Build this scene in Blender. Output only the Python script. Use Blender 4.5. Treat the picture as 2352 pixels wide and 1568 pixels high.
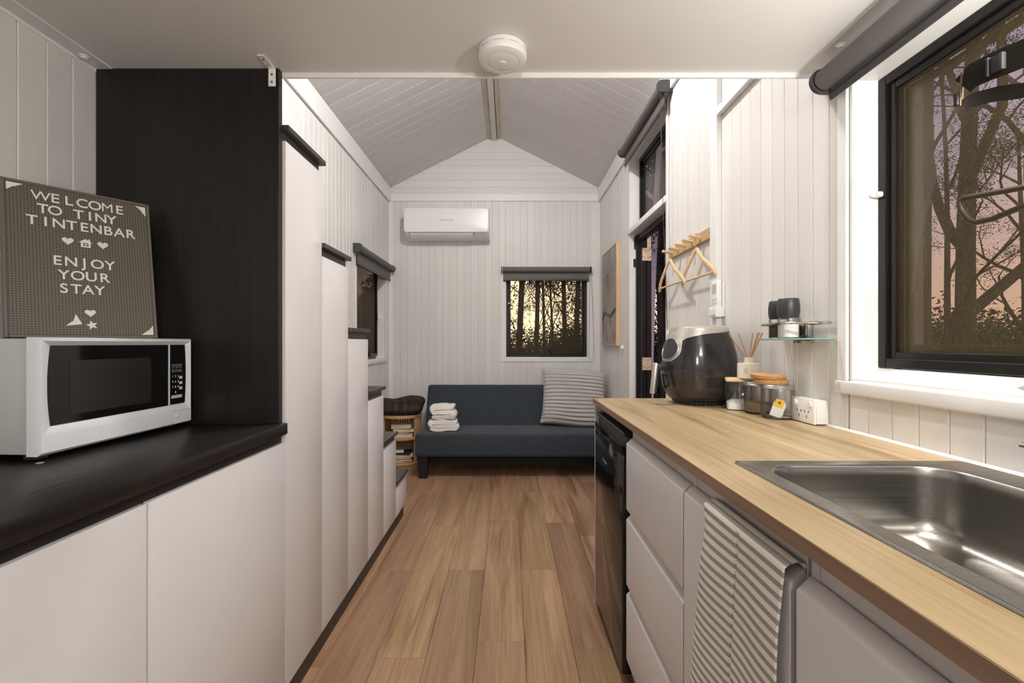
import bpy, bmesh, math, random
from mathutils import Vector, Matrix, noise as mnoise
random.seed(7)
PI = math.pi
SC = bpy.context.scene
COL = SC.collection
for o in list(bpy.data.objects):
    bpy.data.objects.remove(o)

# ------------------------------------------------------------------ camera
H = 1.177                                   # eye height
cam_d = bpy.data.cameras.new('camera')
cam_d.sensor_width = 36.0
cam_d.lens = 1045 / 2352 * 36.0
cam_d.shift_x = 7 / 2352
cam_d.shift_y = 3 / 2352
cam_d.clip_start = 0.02
cam = bpy.data.objects.new('camera', cam_d)
COL.objects.link(cam)
cam.location = (0, 0, H)
cam.rotation_euler = (PI / 2, 0, 0)
SC.camera = cam

# ------------------------------------------------------------------ exposure
vs = SC.view_settings
vs.view_transform = 'Standard'
vs.look = 'None'
vs.exposure = 0.28
vs.gamma = 1.0
vs.use_curve_mapping = False

# ------------------------------------------------------------------ dusk sky
W = bpy.data.worlds.new('dusk_sky')
SC.world = W
W.use_nodes = True
wn, wl = W.node_tree.nodes, W.node_tree.links
wn.clear()
w_out = wn.new('ShaderNodeOutputWorld')
w_bg = wn.new('ShaderNodeBackground')
w_bg.inputs['Strength'].default_value = 1.2
w_tc = wn.new('ShaderNodeTexCoord')
w_sep = wn.new('ShaderNodeSeparateXYZ')
wl.new(w_tc.outputs['Generated'], w_sep.inputs[0])
w_rmp = wn.new('ShaderNodeValToRGB')
cr = w_rmp.color_ramp
cr.elements[0].position = 0.0
cr.elements[0].color = (0.93, 0.58, 0.42, 1)
cr.elements[1].position = 1.0
cr.elements[1].color = (0.26, 0.27, 0.40, 1)
for p, c in ((0.12, (0.86, 0.58, 0.50, 1)), (0.28, (0.60, 0.49, 0.64, 1)), (0.5, (0.42, 0.38, 0.64, 1))):
    e = cr.elements.new(p)
    e.color = c
wl.new(w_sep.outputs['Z'], w_rmp.inputs[0])
# the sun has set behind the end wall: warm glow low in the +Y sky
w_dot = wn.new('ShaderNodeVectorMath'); w_dot.operation = 'DOT_PRODUCT'
w_dot.inputs[1].default_value = (0.0, 0.99, 0.05)
wl.new(w_tc.outputs['Generated'], w_dot.inputs[0])
w_cl = wn.new('ShaderNodeMapRange')
w_cl.inputs['From Min'].default_value = 0.935
w_cl.inputs['From Max'].default_value = 1.0
wl.new(w_dot.outputs['Value'], w_cl.inputs['Value'])
w_mix = wn.new('ShaderNodeMix'); w_mix.data_type = 'RGBA'
w_mix.inputs['B'].default_value = (2.6, 2.1, 1.35, 1)
wl.new(w_cl.outputs['Result'], w_mix.inputs['Factor'])
wl.new(w_rmp.outputs['Color'], w_mix.inputs['A'])
wl.new(w_mix.outputs['Result'], w_bg.inputs['Color'])
wl.new(w_bg.outputs[0], w_out.inputs[0])


def lamp_light(name, loc, power, size, color, parent=None):
    d = bpy.data.lights.new(name, 'POINT')
    d.energy = power
    d.shadow_soft_size = size
    d.color = color
    o = bpy.data.objects.new(name, d)
    COL.objects.link(o)
    o.location = loc
    if parent:
        o.parent = parent
    return o


KITCHEN_LAMP_POWER = 26.0
CEILING_LAMP_POWER = 76.0
FILL_LAMP_POWER = 27.0  # added fill light, out of view at the kitchen end

# ================================================================== materials
M = {}


def new_mat(name):
    m = bpy.data.materials.new(name)
    m.use_nodes = True
    nt = m.node_tree
    b = nt.nodes['Principled BSDF']
    return m, nt, b


def mat(name, col, rough=0.5, metal=0.0, emit=0.0, spec=None, coat=0.0):
    m, nt, b = new_mat(name)
    b.inputs['Base Color'].default_value = (*col, 1)
    b.inputs['Roughness'].default_value = rough
    b.inputs['Metallic'].default_value = metal
    if spec is not None:
        b.inputs['Specular IOR Level'].default_value = spec
    if coat:
        b.inputs['Coat Weight'].default_value = coat
        b.inputs['Coat Roughness'].default_value = 0.05
    if emit:
        b.inputs['Emission Color'].default_value = (*col, 1)
        b.inputs['Emission Strength'].default_value = emit
    M[name] = m
    return m


def nmath(nt, op, a, b=None, c=None):
    n = nt.nodes.new('ShaderNodeMath')
    n.operation = op
    for i, v in enumerate((a, b, c)):
        if v is None:
            continue
        if isinstance(v, (int, float)):
            n.inputs[i].default_value = v
        else:
            nt.links.new(v, n.inputs[i])
    return n.outputs[0]


def ramp(nt, fac, stops):
    n = nt.nodes.new('ShaderNodeValToRGB')
    r = n.color_ramp
    r.elements[0].position, r.elements[0].color = stops[0][0], (*stops[0][1], 1)
    r.elements[1].position, r.elements[1].color = stops[-1][0], (*stops[-1][1], 1)
    for p, c in stops[1:-1]:
        e = r.elements.new(p)
        e.color = (*c, 1)
    nt.links.new(fac, n.inputs[0])
    return n.outputs['Color']


def mapped(nt, scale, rand=0.0, coord='Object'):
    tc = nt.nodes.new('ShaderNodeTexCoord')
    mp = nt.nodes.new('ShaderNodeMapping')
    mp.inputs['Scale'].default_value = scale
    nt.links.new(tc.outputs[coord], mp.inputs['Vector'])
    if rand:
        oi = nt.nodes.new('ShaderNodeObjectInfo')
        cb = nt.nodes.new('ShaderNodeCombineXYZ')
        for i in range(3):
            nt.links.new(nmath(nt, 'MULTIPLY', oi.outputs['Random'], rand * (1 + i * 0.7)), cb.inputs[i])
        nt.links.new(cb.outputs[0], mp.inputs['Location'])
    return mp.outputs[0]


def noise_tex(nt, vec, scale, detail=4, distort=0.0, rough=0.55):
    n = nt.nodes.new('ShaderNodeTexNoise')
    n.inputs['Scale'].default_value = scale
    n.inputs['Detail'].default_value = detail
    n.inputs['Roughness'].default_value = rough
    n.inputs['Distortion'].default_value = distort
    nt.links.new(vec, n.inputs['Vector'])
    return n.outputs['Fac']


def add_bump(nt, b, height, strength, dist=0.002):
    n = nt.nodes.new('ShaderNodeBump')
    n.inputs['Strength'].default_value = strength
    n.inputs['Distance'].default_value = dist
    nt.links.new(height, n.inputs['Height'])
    nt.links.new(n.outputs[0], b.inputs['Normal'])


def mix_col(nt, fac, a, b, mode='MIX'):
    n = nt.nodes.new('ShaderNodeMix')
    n.data_type = 'RGBA'
    n.blend_type = mode
    for key, v in (('Factor', fac), ('A', a), ('B', b)):
        if isinstance(v, (int, float)):
            n.inputs[key].default_value = v
        elif isinstance(v, tuple):
            n.inputs[key].default_value = (*v, 1)
        else:
            nt.links.new(v, n.inputs[key])
    return n.outputs['Result']


def wood(name, stops, axis, rough=0.45, bump=0.15, along=1.2, across=22.0, fine=90.0, rand=0.0, tone=0.0, strip=None, spec=None, distort=0.6):
    m, nt, b = new_mat(name)
    sc = [across] * 3
    sc['XYZ'.index(axis)] = along
    vec = mapped(nt, sc, rand)
    n1 = noise_tex(nt, vec, 1.0, 5, distort)
    sc2 = [fine * 2.2] * 3
    sc2['XYZ'.index(axis)] = along * 3
    vec2 = mapped(nt, sc2, rand)
    n2 = noise_tex(nt, vec2, 1.0, 3, 0.1)
    f = nmath(nt, 'ADD', nmath(nt, 'MULTIPLY', n1, 0.66), nmath(nt, 'MULTIPLY', n2, 0.34))
    col = ramp(nt, f, stops)
    if rand and tone:
        oi = nt.nodes.new('ShaderNodeObjectInfo')
        v = nmath(nt, 'ADD', nmath(nt, 'MULTIPLY', oi.outputs['Random'], tone), 1 - tone * 0.55)
        hs = nt.nodes.new('ShaderNodeHueSaturation')
        nt.links.new(v, hs.inputs['Value'])
        nt.links.new(nmath(nt, 'ADD', nmath(nt, 'MULTIPLY', nmath(nt, 'FRACT', nmath(nt, 'MULTIPLY', oi.outputs['Random'], 7.3)), 0.02), 0.492), hs.inputs['Hue'])
        nt.links.new(col, hs.inputs['Color'])
        col = hs.outputs[0]
    if strip:
        tc = nt.nodes.new('ShaderNodeTexCoord')
        sp = nt.nodes.new('ShaderNodeSeparateXYZ')
        nt.links.new(tc.outputs['Object'], sp.inputs[0])
        k = nmath(nt, 'FLOOR', nmath(nt, 'DIVIDE', sp.outputs[strip[0]], strip[1]))
        wnz = nt.nodes.new('ShaderNodeTexWhiteNoise')
        wnz.noise_dimensions = '1D'
        nt.links.new(k, wnz.inputs['W'])
        hs = nt.nodes.new('ShaderNodeHueSaturation')
        nt.links.new(nmath(nt, 'ADD', nmath(nt, 'MULTIPLY', wnz.outputs['Value'], strip[2]), 1 - strip[2] / 2), hs.inputs['Value'])
        nt.links.new(col, hs.inputs['Color'])
        col = hs.outputs[0]
    nt.links.new(col, b.inputs['Base Color'])
    b.inputs['Roughness'].default_value = rough
    if spec is not None:
        b.inputs['Specular IOR Level'].default_value = spec
    if bump:
        add_bump(nt, b, f, bump)
    M[name] = m
    return m


def painted(name, col, rough=0.42, grain_axis=None, tone=0.05, bump=0.12, spec=0.4):
    m, nt, b = new_mat(name)
    sc = [18.0] * 3
    if grain_axis:
        sc = [55.0] * 3
        sc['XYZ'.index(grain_axis)] = 1.6
    vec = mapped(nt, sc, 9.0)
    n1 = noise_tex(nt, vec, 1.0, 4, 0.3)
    c2 = tuple(v * (1 - tone) for v in col)
    base = mix_col(nt, n1, col, c2)
    oi = nt.nodes.new('ShaderNodeObjectInfo')
    hs = nt.nodes.new('ShaderNodeHueSaturation')
    nt.links.new(nmath(nt, 'ADD', nmath(nt, 'MULTIPLY', oi.outputs['Random'], tone), 1 - tone), hs.inputs['Value'])
    nt.links.new(base, hs.inputs['Color'])
    nt.links.new(hs.outputs[0], b.inputs['Base Color'])
    b.inputs['Roughness'].default_value = rough
    b.inputs['Specular IOR Level'].default_value = spec
    if bump:
        add_bump(nt, b, n1, bump, 0.0015)
    M[name] = m
    return m


def fabric(name, c1, c2, scale=600.0, rough=0.9, bump=0.25, stretch=(1, 1, 1), wave=False):
    m, nt, b = new_mat(name)
    vec = mapped(nt, stretch)
    n1 = noise_tex(nt, vec, scale, 2, 0)
    vec2 = mapped(nt, (18, 160, 160))
    n2 = noise_tex(nt, vec2, 1.0, 3, 0)
    f = nmath(nt, 'ADD', nmath(nt, 'MULTIPLY', n1, 0.6), nmath(nt, 'MULTIPLY', n2, 0.4))
    col = ramp(nt, f, [(0.32, c1), (0.68, c2)])
    nt.links.new(col, b.inputs['Base Color'])
    b.inputs['Roughness'].default_value = rough
    b.inputs['Specular IOR Level'].default_value = 0.15
    b.inputs['Sheen Weight'].default_value = 0.15
    add_bump(nt, b, f, bump, 0.001)
    M[name] = m
    return m


def clear_glass(name, tint, gloss=0.08, rough=0.02, refl=0.8):
    m = bpy.data.materials.new(name)
    m.use_nodes = True
    nt = m.node_tree
    nt.nodes.clear()
    out = nt.nodes.new('ShaderNodeOutputMaterial')
    tr = nt.nodes.new('ShaderNodeBsdfTransparent')
    tr.inputs[0].default_value = (*tint, 1)
    gl = nt.nodes.new('ShaderNodeBsdfGlossy')
    gl.inputs['Roughness'].default_value = rough
    lw = nt.nodes.new('ShaderNodeLayerWeight')
    lw.inputs['Blend'].default_value = 0.25
    f = nmath(nt, 'ADD', nmath(nt, 'MULTIPLY', lw.outputs['Fresnel'], refl), gloss)
    mx = nt.nodes.new('ShaderNodeMixShader')
    nt.links.new(f, mx.inputs[0])
    nt.links.new(tr.outputs[0], mx.inputs[1])
    nt.links.new(gl.outputs[0], mx.inputs[2])
    nt.links.new(mx.outputs[0], out.inputs[0])
    M[name] = m
    return m


def screen_mesh(name, col, cover):
    m = bpy.data.materials.new(name)
    m.use_nodes = True
    nt = m.node_tree
    nt.nodes.clear()
    out = nt.nodes.new('ShaderNodeOutputMaterial')
    tr = nt.nodes.new('ShaderNodeBsdfTransparent')
    df = nt.nodes.new('ShaderNodeBsdfDiffuse')
    v = mapped(nt, (1, 1, 1))
    n = noise_tex(nt, v, 260.0, 2, 0)
    c = ramp(nt, n, [(0.55, col), (0.78, tuple(min(1, x * 3.2) for x in col))])
    nt.links.new(c, df.inputs[0])
    mx = nt.nodes.new('ShaderNodeMixShader')
    mx.inputs[0].default_value = cover
    nt.links.new(tr.outputs[0], mx.inputs[1])
    nt.links.new(df.outputs[0], mx.inputs[2])
    nt.links.new(mx.outputs[0], out.inputs[0])
    M[name] = m
    return m


# room
painted('white_board', (0.81, 0.785, 0.76), 0.40, 'Z', 0.07, 0.10)
painted('white_board_y', (0.81, 0.785, 0.765), 0.42, 'X', 0.07, 0.10)
painted('white_roof', (0.74, 0.715, 0.70), 0.45, None, 0.05, 0.06)
painted('white_trim', (0.86, 0.85, 0.83), 0.35, None, 0.03, 0.04)
painted('white_loft', (0.80, 0.785, 0.765), 0.5, None, 0.02, 0.03, 0.25)
painted('white_wall', (0.78, 0.76, 0.74), 0.6, None, 0.02, 0.0)
painted('white_cabinet', (0.77, 0.748, 0.735), 0.24, None, 0.02, 0.0, 0.5)
painted('grey_cabinet', (0.55, 0.52, 0.505), 0.24, None, 0.02, 0.0, 0.5)
mat('cabinet_inside', (0.22, 0.20, 0.19), 0.6)
wood('rough_pine', [(0.25, (0.40, 0.30, 0.19)), (0.55, (0.62, 0.56, 0.46)), (0.8, (0.74, 0.70, 0.64))], 'Y', 0.7, 0.2, 2.0, 14.0)
wood('black_wood_z', [(0.3, (0.0065, 0.0052, 0.0048)), (0.62, (0.017, 0.0135, 0.012)), (0.85, (0.03, 0.026, 0.024))], 'Z', 0.36, 0.5, 2.2, 40.0, 110, spec=0.35)
wood('black_wood_y', [(0.3, (0.0065, 0.0052, 0.0048)), (0.62, (0.017, 0.0135, 0.012)), (0.85, (0.034, 0.03, 0.028))], 'Y', 0.38, 0.6, 2.2, 40.0, 110, spec=0.32)
wood('dark_tread', [(0.3, (0.03, 0.025, 0.022)), (0.8, (0.075, 0.066, 0.06))], 'X', 0.35, 0.2, 2.2, 40.0, 110)
mat('dark_plinth', (0.045, 0.034, 0.026), 0.5)
wood('floor_plank', [(0.30, (0.155, 0.078, 0.040)), (0.43, (0.285, 0.162, 0.090)), (0.57, (0.385, 0.237, 0.140)), (0.72, (0.46, 0.31, 0.195))], 'Y', 0.36, 0.12, 0.9, 13.0, 55, rand=31.0, tone=0.42, distort=1.1, spec=0.4)
wood('oak_bench', [(0.34, (0.27, 0.178, 0.09)), (0.47, (0.44, 0.315, 0.168)), (0.66, (0.54, 0.405, 0.235))], 'Y', 0.38, 0.06, 1.6, 26.0, 70, strip=('X', 0.092, 0.27), spec=0.4)
wood('bench_edge', [(0.3, (0.17, 0.10, 0.062)), (0.7, (0.30, 0.195, 0.125))], 'Y', 0.45, 0.1, 1.6, 60.0)
wood('oak_frame', [(0.3, (0.56, 0.36, 0.17)), (0.7, (0.76, 0.55, 0.31))], 'Z', 0.5, 0.1, 2.0, 50.0)
wood('oak_rail', [(0.3, (0.44, 0.28, 0.13)), (0.7, (0.60, 0.42, 0.22))], 'Y', 0.5, 0.1, 2.0, 60.0)
wood('hanger_wood', [(0.3, (0.66, 0.45, 0.24)), (0.7, (0.80, 0.60, 0.37))], 'Y', 0.45, 0.05, 4.0, 60.0)
wood('bamboo', [(0.3, (0.46, 0.26, 0.115)), (0.7, (0.62, 0.385, 0.19))], 'Z', 0.45, 0.08, 4.0, 70.0)
wood('reed', [(0.3, (0.36, 0.15, 0.05)), (0.7, (0.52, 0.25, 0.095))], 'Z', 0.6, 0.1, 5.0, 120.0)
wood('cork', [(0.35, (0.48, 0.24, 0.09)), (0.7, (0.66, 0.37, 0.16))], 'Z', 0.85, 0.3, 160.0, 160.0, 200)
# furniture
fabric('sofa_fabric', (0.022, 0.028, 0.034), (0.050, 0.060, 0.070), 420, 0.92, 0.3)
fabric('cushion_fabric', (0.40, 0.375, 0.35), (0.58, 0.55, 0.52), 260, 0.95, 0.3)
fabric('towel_fabric', (0.74, 0.70, 0.63), (0.88, 0.85, 0.80), 500, 0.95, 0.4)
mat('sofa_leg', (0.008, 0.008, 0.008), 0.5)
mat('sofa_under', (0.006, 0.006, 0.006), 0.8)
mat('blind_fabric', (0.125, 0.115, 0.11), 0.6)
mat('blind_metal', (0.045, 0.042, 0.042), 0.4)
mat('cord_dark', (0.06, 0.055, 0.05), 0.5)
mat('frame_black', (0.0075, 0.0065, 0.0055), 0.32, 0, 0, 0.3)
mat('frame_bronze', (0.085, 0.06, 0.03), 0.35, 0.3)
mat('plastic_white', (0.87, 0.86, 0.83), 0.32)
mat('plastic_ac', (0.86, 0.85, 0.835), 0.28)
mat('plastic_cool', (0.78, 0.81, 0.84), 0.28)
mat('plastic_side', (0.52, 0.53, 0.52), 0.35)
mat('plastic_grey', (0.55, 0.53, 0.50), 0.4)
mat('plastic_dark', (0.02, 0.019, 0.018), 0.4)
mat('rubber', (0.02, 0.018, 0.017), 0.7)
mat('black_gloss', (0.006, 0.0058, 0.0058), 0.06, 0, 0, 0.5, 0.0)
mat('microwave_window', (0.024, 0.022, 0.020), 0.18)
mat('key_grey', (0.10, 0.115, 0.13), 0.4)
mat('key_cream', (0.70, 0.62, 0.45), 0.4)
mat('print_white', (0.80, 0.80, 0.78), 0.5)
mat('print_grey', (0.34, 0.34, 0.34), 0.5)
mat('letter_white', (0.83, 0.80, 0.72), 0.45)
mat('fryer_black', (0.02, 0.019, 0.019), 0.14, 0, 0, 0.55)
mat('fryer_brown', (0.03, 0.024, 0.020), 0.09, 0, 0, 0.55)
mat('fryer_silver', (0.56, 0.53, 0.48), 0.34, 0.55)
mat('chrome', (0.62, 0.60, 0.57), 0.12, 1.0)
mat('brass', (0.80, 0.68, 0.45), 0.38, 0.75)
mat('lid_silver', (0.56, 0.57, 0.57), 0.3, 1.0)
mat('mill_lid', (0.028, 0.028, 0.030), 0.42)
mat('ceramic_cream', (0.74, 0.66, 0.54), 0.55)
mat('salt', (0.92, 0.91, 0.88), 0.8)
mat('paper_white', (0.85, 0.83, 0.78), 0.7)
mat('paper_cream', (0.74, 0.62, 0.44), 0.8)
mat('paper_dim', (0.55, 0.45, 0.32), 0.8)
mat('tag_yellow', (0.90, 0.58, 0.02), 0.6)
mat('cover_dark', (0.02, 0.018, 0.018), 0.5)
mat('cover_red', (0.35, 0.06, 0.03), 0.5)
mat('cover_orange', (0.62, 0.27, 0.04), 0.5)
mat('cover_white', (0.70, 0.66, 0.60), 0.5)
mat('brown_sugar', (0.30, 0.22, 0.155), 0.9)
mat('bronze_wire', (0.05, 0.035, 0.02), 0.38, 0.0)
mat('strap_web', (0.02, 0.016, 0.013), 0.85, 0, 0, 0.1)
mat('strap_tan', (0.10, 0.07, 0.04), 0.8)
mat('lamp_glow', (1.0, 0.93, 0.82), 0.5, 0, 5.0)
mat('bark_dark', (0.045, 0.036, 0.028), 0.95)
mat('bark_pale', (0.62, 0.60, 0.62), 0.9)
mat('bark_brown', (0.085, 0.065, 0.042), 0.95)
mat('leaf_dark', (0.030, 0.036, 0.018), 0.8)
mat('leaf_olive', (0.050, 0.052, 0.020), 0.8)
mat('grass', (0.030, 0.034, 0.012), 1.0)
mat('post_timber', (0.30, 0.25, 0.16), 0.8)
clear_glass('jar_glass', (0.975, 0.975, 0.97), 0.02)
clear_glass('jar_smoke', (0.90, 0.87, 0.83), 0.03)
clear_glass('shelf_glass', (0.82, 0.92, 0.88), 0.05)
clear_glass('window_glass', (0.86, 0.84, 0.80), 0.0, 0.3, 0.35)
mat('glass_edge', (0.22, 0.44, 0.40), 0.15)
screen_mesh('fly_screen', (0.095, 0.074, 0.040), 0.42)
screen_mesh('fly_screen_dense', (0.085, 0.068, 0.044), 0.88)

# stainless steel
m_, nt_, b_ = new_mat('stainless')
v_ = mapped(nt_, (6, 300, 300))
n_ = noise_tex(nt_, v_, 1.0, 3, 0)
nt_.links.new(ramp(nt_, n_, [(0.3, (0.30, 0.285, 0.26)), (0.7, (0.40, 0.385, 0.36))]), b_.inputs['Base Color'])
b_.inputs['Metallic'].default_value = 1.0
b_.inputs['Roughness'].default_value = 0.27
M['stainless'] = m_

# letter-board plastic with rows of peg holes
m_, nt_, b_ = new_mat('peg_board')
tc_ = nt_.nodes.new('ShaderNodeTexCoord')
sp_ = nt_.nodes.new('ShaderNodeSeparateXYZ')
nt_.links.new(tc_.outputs['Object'], sp_.inputs[0])
px_ = nmath(nt_, 'SUBTRACT', nmath(nt_, 'FRACT', nmath(nt_, 'DIVIDE', sp_.outputs['X'], 0.0063)), 0.5)
pz_ = nmath(nt_, 'SUBTRACT', nmath(nt_, 'FRACT', nmath(nt_, 'DIVIDE', sp_.outputs['Z'], 0.0063)), 0.5)
d_ = nmath(nt_, 'SQRT', nmath(nt_, 'ADD', nmath(nt_, 'MULTIPLY', px_, px_), nmath(nt_, 'MULTIPLY', pz_, pz_)))
hole_ = nmath(nt_, 'LESS_THAN', d_, 0.24)
nt_.links.new(mix_col(nt_, hole_, (0.135, 0.118, 0.094), (0.018, 0.015, 0.012)), b_.inputs['Base Color'])
b_.inputs['Roughness'].default_value = 0.5
M['peg_board'] = m_
mat('board_frame', (0.15, 0.13, 0.105), 0.45)

# striped tea towel
m_, nt_, b_ = new_mat('striped_linen')
tc_ = nt_.nodes.new('ShaderNodeTexCoord')
sp_ = nt_.nodes.new('ShaderNodeSeparateXYZ')
nt_.links.new(tc_.outputs['UV'], sp_.inputs[0])
fr_ = nmath(nt_, 'FRACT', nmath(nt_, 'DIVIDE', sp_.outputs['Y'], 0.0178))
st_ = nmath(nt_, 'LESS_THAN', fr_, 0.46)
vz_ = mapped(nt_, (1, 1, 1))
nz_ = noise_tex(nt_, vz_, 900, 2, 0)
cA_ = mix_col(nt_, nz_, (0.70, 0.66, 0.60), (0.80, 0.77, 0.71))
cB_ = mix_col(nt_, nz_, (0.27, 0.245, 0.21), (0.38, 0.35, 0.31))
nt_.links.new(mix_col(nt_, st_, cA_, cB_), b_.inputs['Base Color'])
b_.inputs['Roughness'].default_value = 0.95
b_.inputs['Specular IOR Level'].default_value = 0.1
add_bump(nt_, b_, nz_, 0.3, 0.001)
M['striped_linen'] = m_

# waffle-weave throw
m_, nt_, b_ = new_mat('waffle_throw')
tc_ = nt_.nodes.new('ShaderNodeTexCoord')
sp_ = nt_.nodes.new('ShaderNodeSeparateXYZ')
nt_.links.new(tc_.outputs['UV'], sp_.inputs[0])
a_ = nmath(nt_, 'ABSOLUTE', nmath(nt_, 'SINE', nmath(nt_, 'MULTIPLY', sp_.outputs['X'], 230)))
c_ = nmath(nt_, 'ABSOLUTE', nmath(nt_, 'SINE', nmath(nt_, 'MULTIPLY', sp_.outputs['Y'], 140)))
w_ = nmath(nt_, 'MAXIMUM', a_, c_)
nt_.links.new(ramp(nt_, w_, [(0.6, (0.022, 0.018, 0.015)), (1.0, (0.062, 0.052, 0.043))]), b_.inputs['Base Color'])
b_.inputs['Roughness'].default_value = 0.95
b_.inputs['Specular IOR Level'].default_value = 0.1
add_bump(nt_, b_, w_, 0.6, 0.003)
M['waffle_throw'] = m_

# abstract painting ground
m_, nt_, b_ = new_mat('painted_panel')
v_ = mapped(nt_, (3, 3, 2))
n1_ = noise_tex(nt_, v_, 1.6, 4, 1.2)
n2_ = noise_tex(nt_, v_, 5.0, 5, 2.0)
c1_ = ramp(nt_, n1_, [(0.3, (0.25, 0.235, 0.225)), (0.5, (0.36, 0.33, 0.31)), (0.7, (0.43, 0.41, 0.40))])
nt_.links.new(mix_col(nt_, nmath(nt_, 'MULTIPLY', n2_, 0.35), c1_, (0.36, 0.27, 0.22)), b_.inputs['Base Color'])
b_.inputs['Roughness'].default_value = 0.6
M['painted_panel'] = m_
mat('art_line', (0.20, 0.175, 0.16), 0.7)
mat('art_rust', (0.40, 0.21, 0.14), 0.7)


# ================================================================== mesh kit
class MB:
    def __init__(self):
        self.bm = bmesh.new()
        self.uv = None

    def box(self, x0, x1, y0, y1, z0, z1, bev=0.0, seg=2, rot=None, pivot=None):
        t = bmesh.new()
        mt = Matrix.Translation(((x0 + x1) / 2, (y0 + y1) / 2, (z0 + z1) / 2)) @ Matrix.Diagonal((abs(x1 - x0), abs(y1 - y0), abs(z1 - z0), 1))
        bmesh.ops.create_cube(t, size=1.0, matrix=mt)
        if bev:
            bmesh.ops.bevel(t, geom=list(t.edges), offset=bev, segments=seg, profile=0.5, affect='EDGES', clamp_overlap=True)
        if rot is not None:
            p = Vector(pivot) if pivot else Vector(((x0 + x1) / 2, (y0 + y1) / 2, (z0 + z1) / 2))
            bmesh.ops.transform(t, matrix=Matrix.Translation(p) @ rot @ Matrix.Translation(-p), verts=t.verts)
        self._merge(t)
        return self

    def _merge(self, t):
        me = bpy.data.meshes.new('tmp')
        t.to_mesh(me)
        t.free()
        self.bm.from_mesh(me)
        bpy.data.meshes.remove(me)

    def raw(self, verts, faces):
        vs_ = [self.bm.verts.new(v) for v in verts]
        for f in faces:
            try:
                self.bm.faces.new([vs_[i] for i in f])
            except ValueError:
                pass
        return self

    def prism(self, poly, axis, a0, a1):
        """polygon (2-D, in the two other axes in order) extruded along axis"""
        n = len(poly)

        def pt(p, a):
            if axis == 'X':
                return (a, p[0], p[1])
            if axis == 'Y':
                return (p[0], a, p[1])
            return (p[0], p[1], a)
        vs_ = [pt(p, a0) for p in poly] + [pt(p, a1) for p in poly]
        fs = [list(range(n))[::-1], list(range(n, 2 * n))]
        fs += [[i, (i + 1) % n, n + (i + 1) % n, n + i] for i in range(n)]
        return self.raw(vs_, fs)

    def rings(self, rings, cap0=True, cap1=True, closed=False):
        n = len(rings[0])
        vs_ = [v for r in rings for v in r]
        fs = []
        k = len(rings)
        for a in range(k if closed else k - 1):
            b = (a + 1) % k
            for i in range(n):
                j = (i + 1) % n
                fs.append([a * n + i, a * n + j, b * n + j, b * n + i])
        if cap0 and not closed:
            fs.append(list(range(n))[::-1])
        if cap1 and not closed:
            fs.append([(k - 1) * n + i for i in range(n)])
        return self.raw(vs_, fs)

    def lathe(self, prof, seg=32, c=(0, 0, 0), cap=True, sx=1.0, sy=1.0):
        rs = []
        for r, z in prof:
            r = max(r, 1e-4)
            rs.append([(c[0] + sx * r * math.cos(2 * PI * i / seg), c[1] + sy * r * math.sin(2 * PI * i / seg), c[2] + z) for i in range(seg)])
        return self.rings(rs, cap, cap)

    def cyl(self, p0, p1, r0, r1=None, seg=20):
        return self.tube([p0, p1], [r0, r0 if r1 is None else r1], seg)

    def tube(self, path, r, seg=10, closed=False, flat=1.0, up=None):
        P = [Vector(p) for p in path]
        n = len(P)
        rr = r if isinstance(r, (list, tuple)) else [r] * n
        tang = []
        for i in range(n):
            if closed:
                t = P[(i + 1) % n] - P[i - 1]
            else:
                t = P[min(i + 1, n - 1)] - P[max(i - 1, 0)]
            tang.append(t.normalized())
        u = Vector(up) if up else (Vector((0, 0, 1)) if abs(tang[0].z) < 0.9 else Vector((1, 0, 0)))
        rs = []
        for i in range(n):
            t = tang[i]
            u = (u - t * u.dot(t))
            if u.length < 1e-6:
                u = Vector((1, 0, 0)) if abs(t.x) < 0.9 else Vector((0, 1, 0))
                u = u - t * u.dot(t)
            u.normalize()
            w = t.cross(u)
            rs.append([tuple(P[i] + (u * math.cos(2 * PI * k / seg) + w * math.sin(2 * PI * k / seg) * flat) * rr[i]) for k in range(seg)])
        return self.rings(rs, True, True, closed)

    def grid(self, f, nu, nv, wrap_u=False, uvs=True):
        idx = {}
        vs_ = []
        cu = nu if wrap_u else nu + 1
        for i in range(cu):
            for j in range(nv + 1):
                idx[i, j] = len(vs_)
                vs_.append(f(i / nu, j / nv))
        bvs = [self.bm.verts.new(v) for v in vs_]
        lay = self.bm.loops.layers.uv.verify() if uvs else None
        for i in range(nu):
            for j in range(nv):
                q = [(i, j), (i + 1, j), (i + 1, j + 1), (i, j + 1)]
                try:
                    fc = self.bm.faces.new([bvs[idx[(a % cu, b)]] for a, b in q])
                except ValueError:
                    continue
                if lay:
                    for lp, (a, b) in zip(fc.loops, q):
                        lp[lay].uv = (a / nu, b / nv)
        return self

    def text(self, s, size, depth, matrix, align='CENTER', spacing=1.0, bold=0.0):
        cu = bpy.data.curves.new('t', 'FONT')
        cu.body = s
        cu.size = size
        cu.extrude = depth
        cu.align_x = align
        cu.space_character = spacing
        cu.offset = bold
        o = bpy.data.objects.new('t', cu)
        COL.objects.link(o)
        dg = bpy.context.evaluated_depsgraph_get()
        me = bpy.data.meshes.new_from_object(o.evaluated_get(dg))
        me.transform(matrix)
        self.bm.from_mesh(me)
        bpy.data.objects.remove(o)
        bpy.data.curves.remove(cu)
        bpy.data.meshes.remove(me)
        return self

    def jitter(self, amp, freq, seed=0.0):
        for v in self.bm.verts:
            d = mnoise.noise_vector((v.co + Vector((seed, seed * 1.7, seed * 0.3))) * freq)
            v.co += d * amp
        return self

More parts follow.
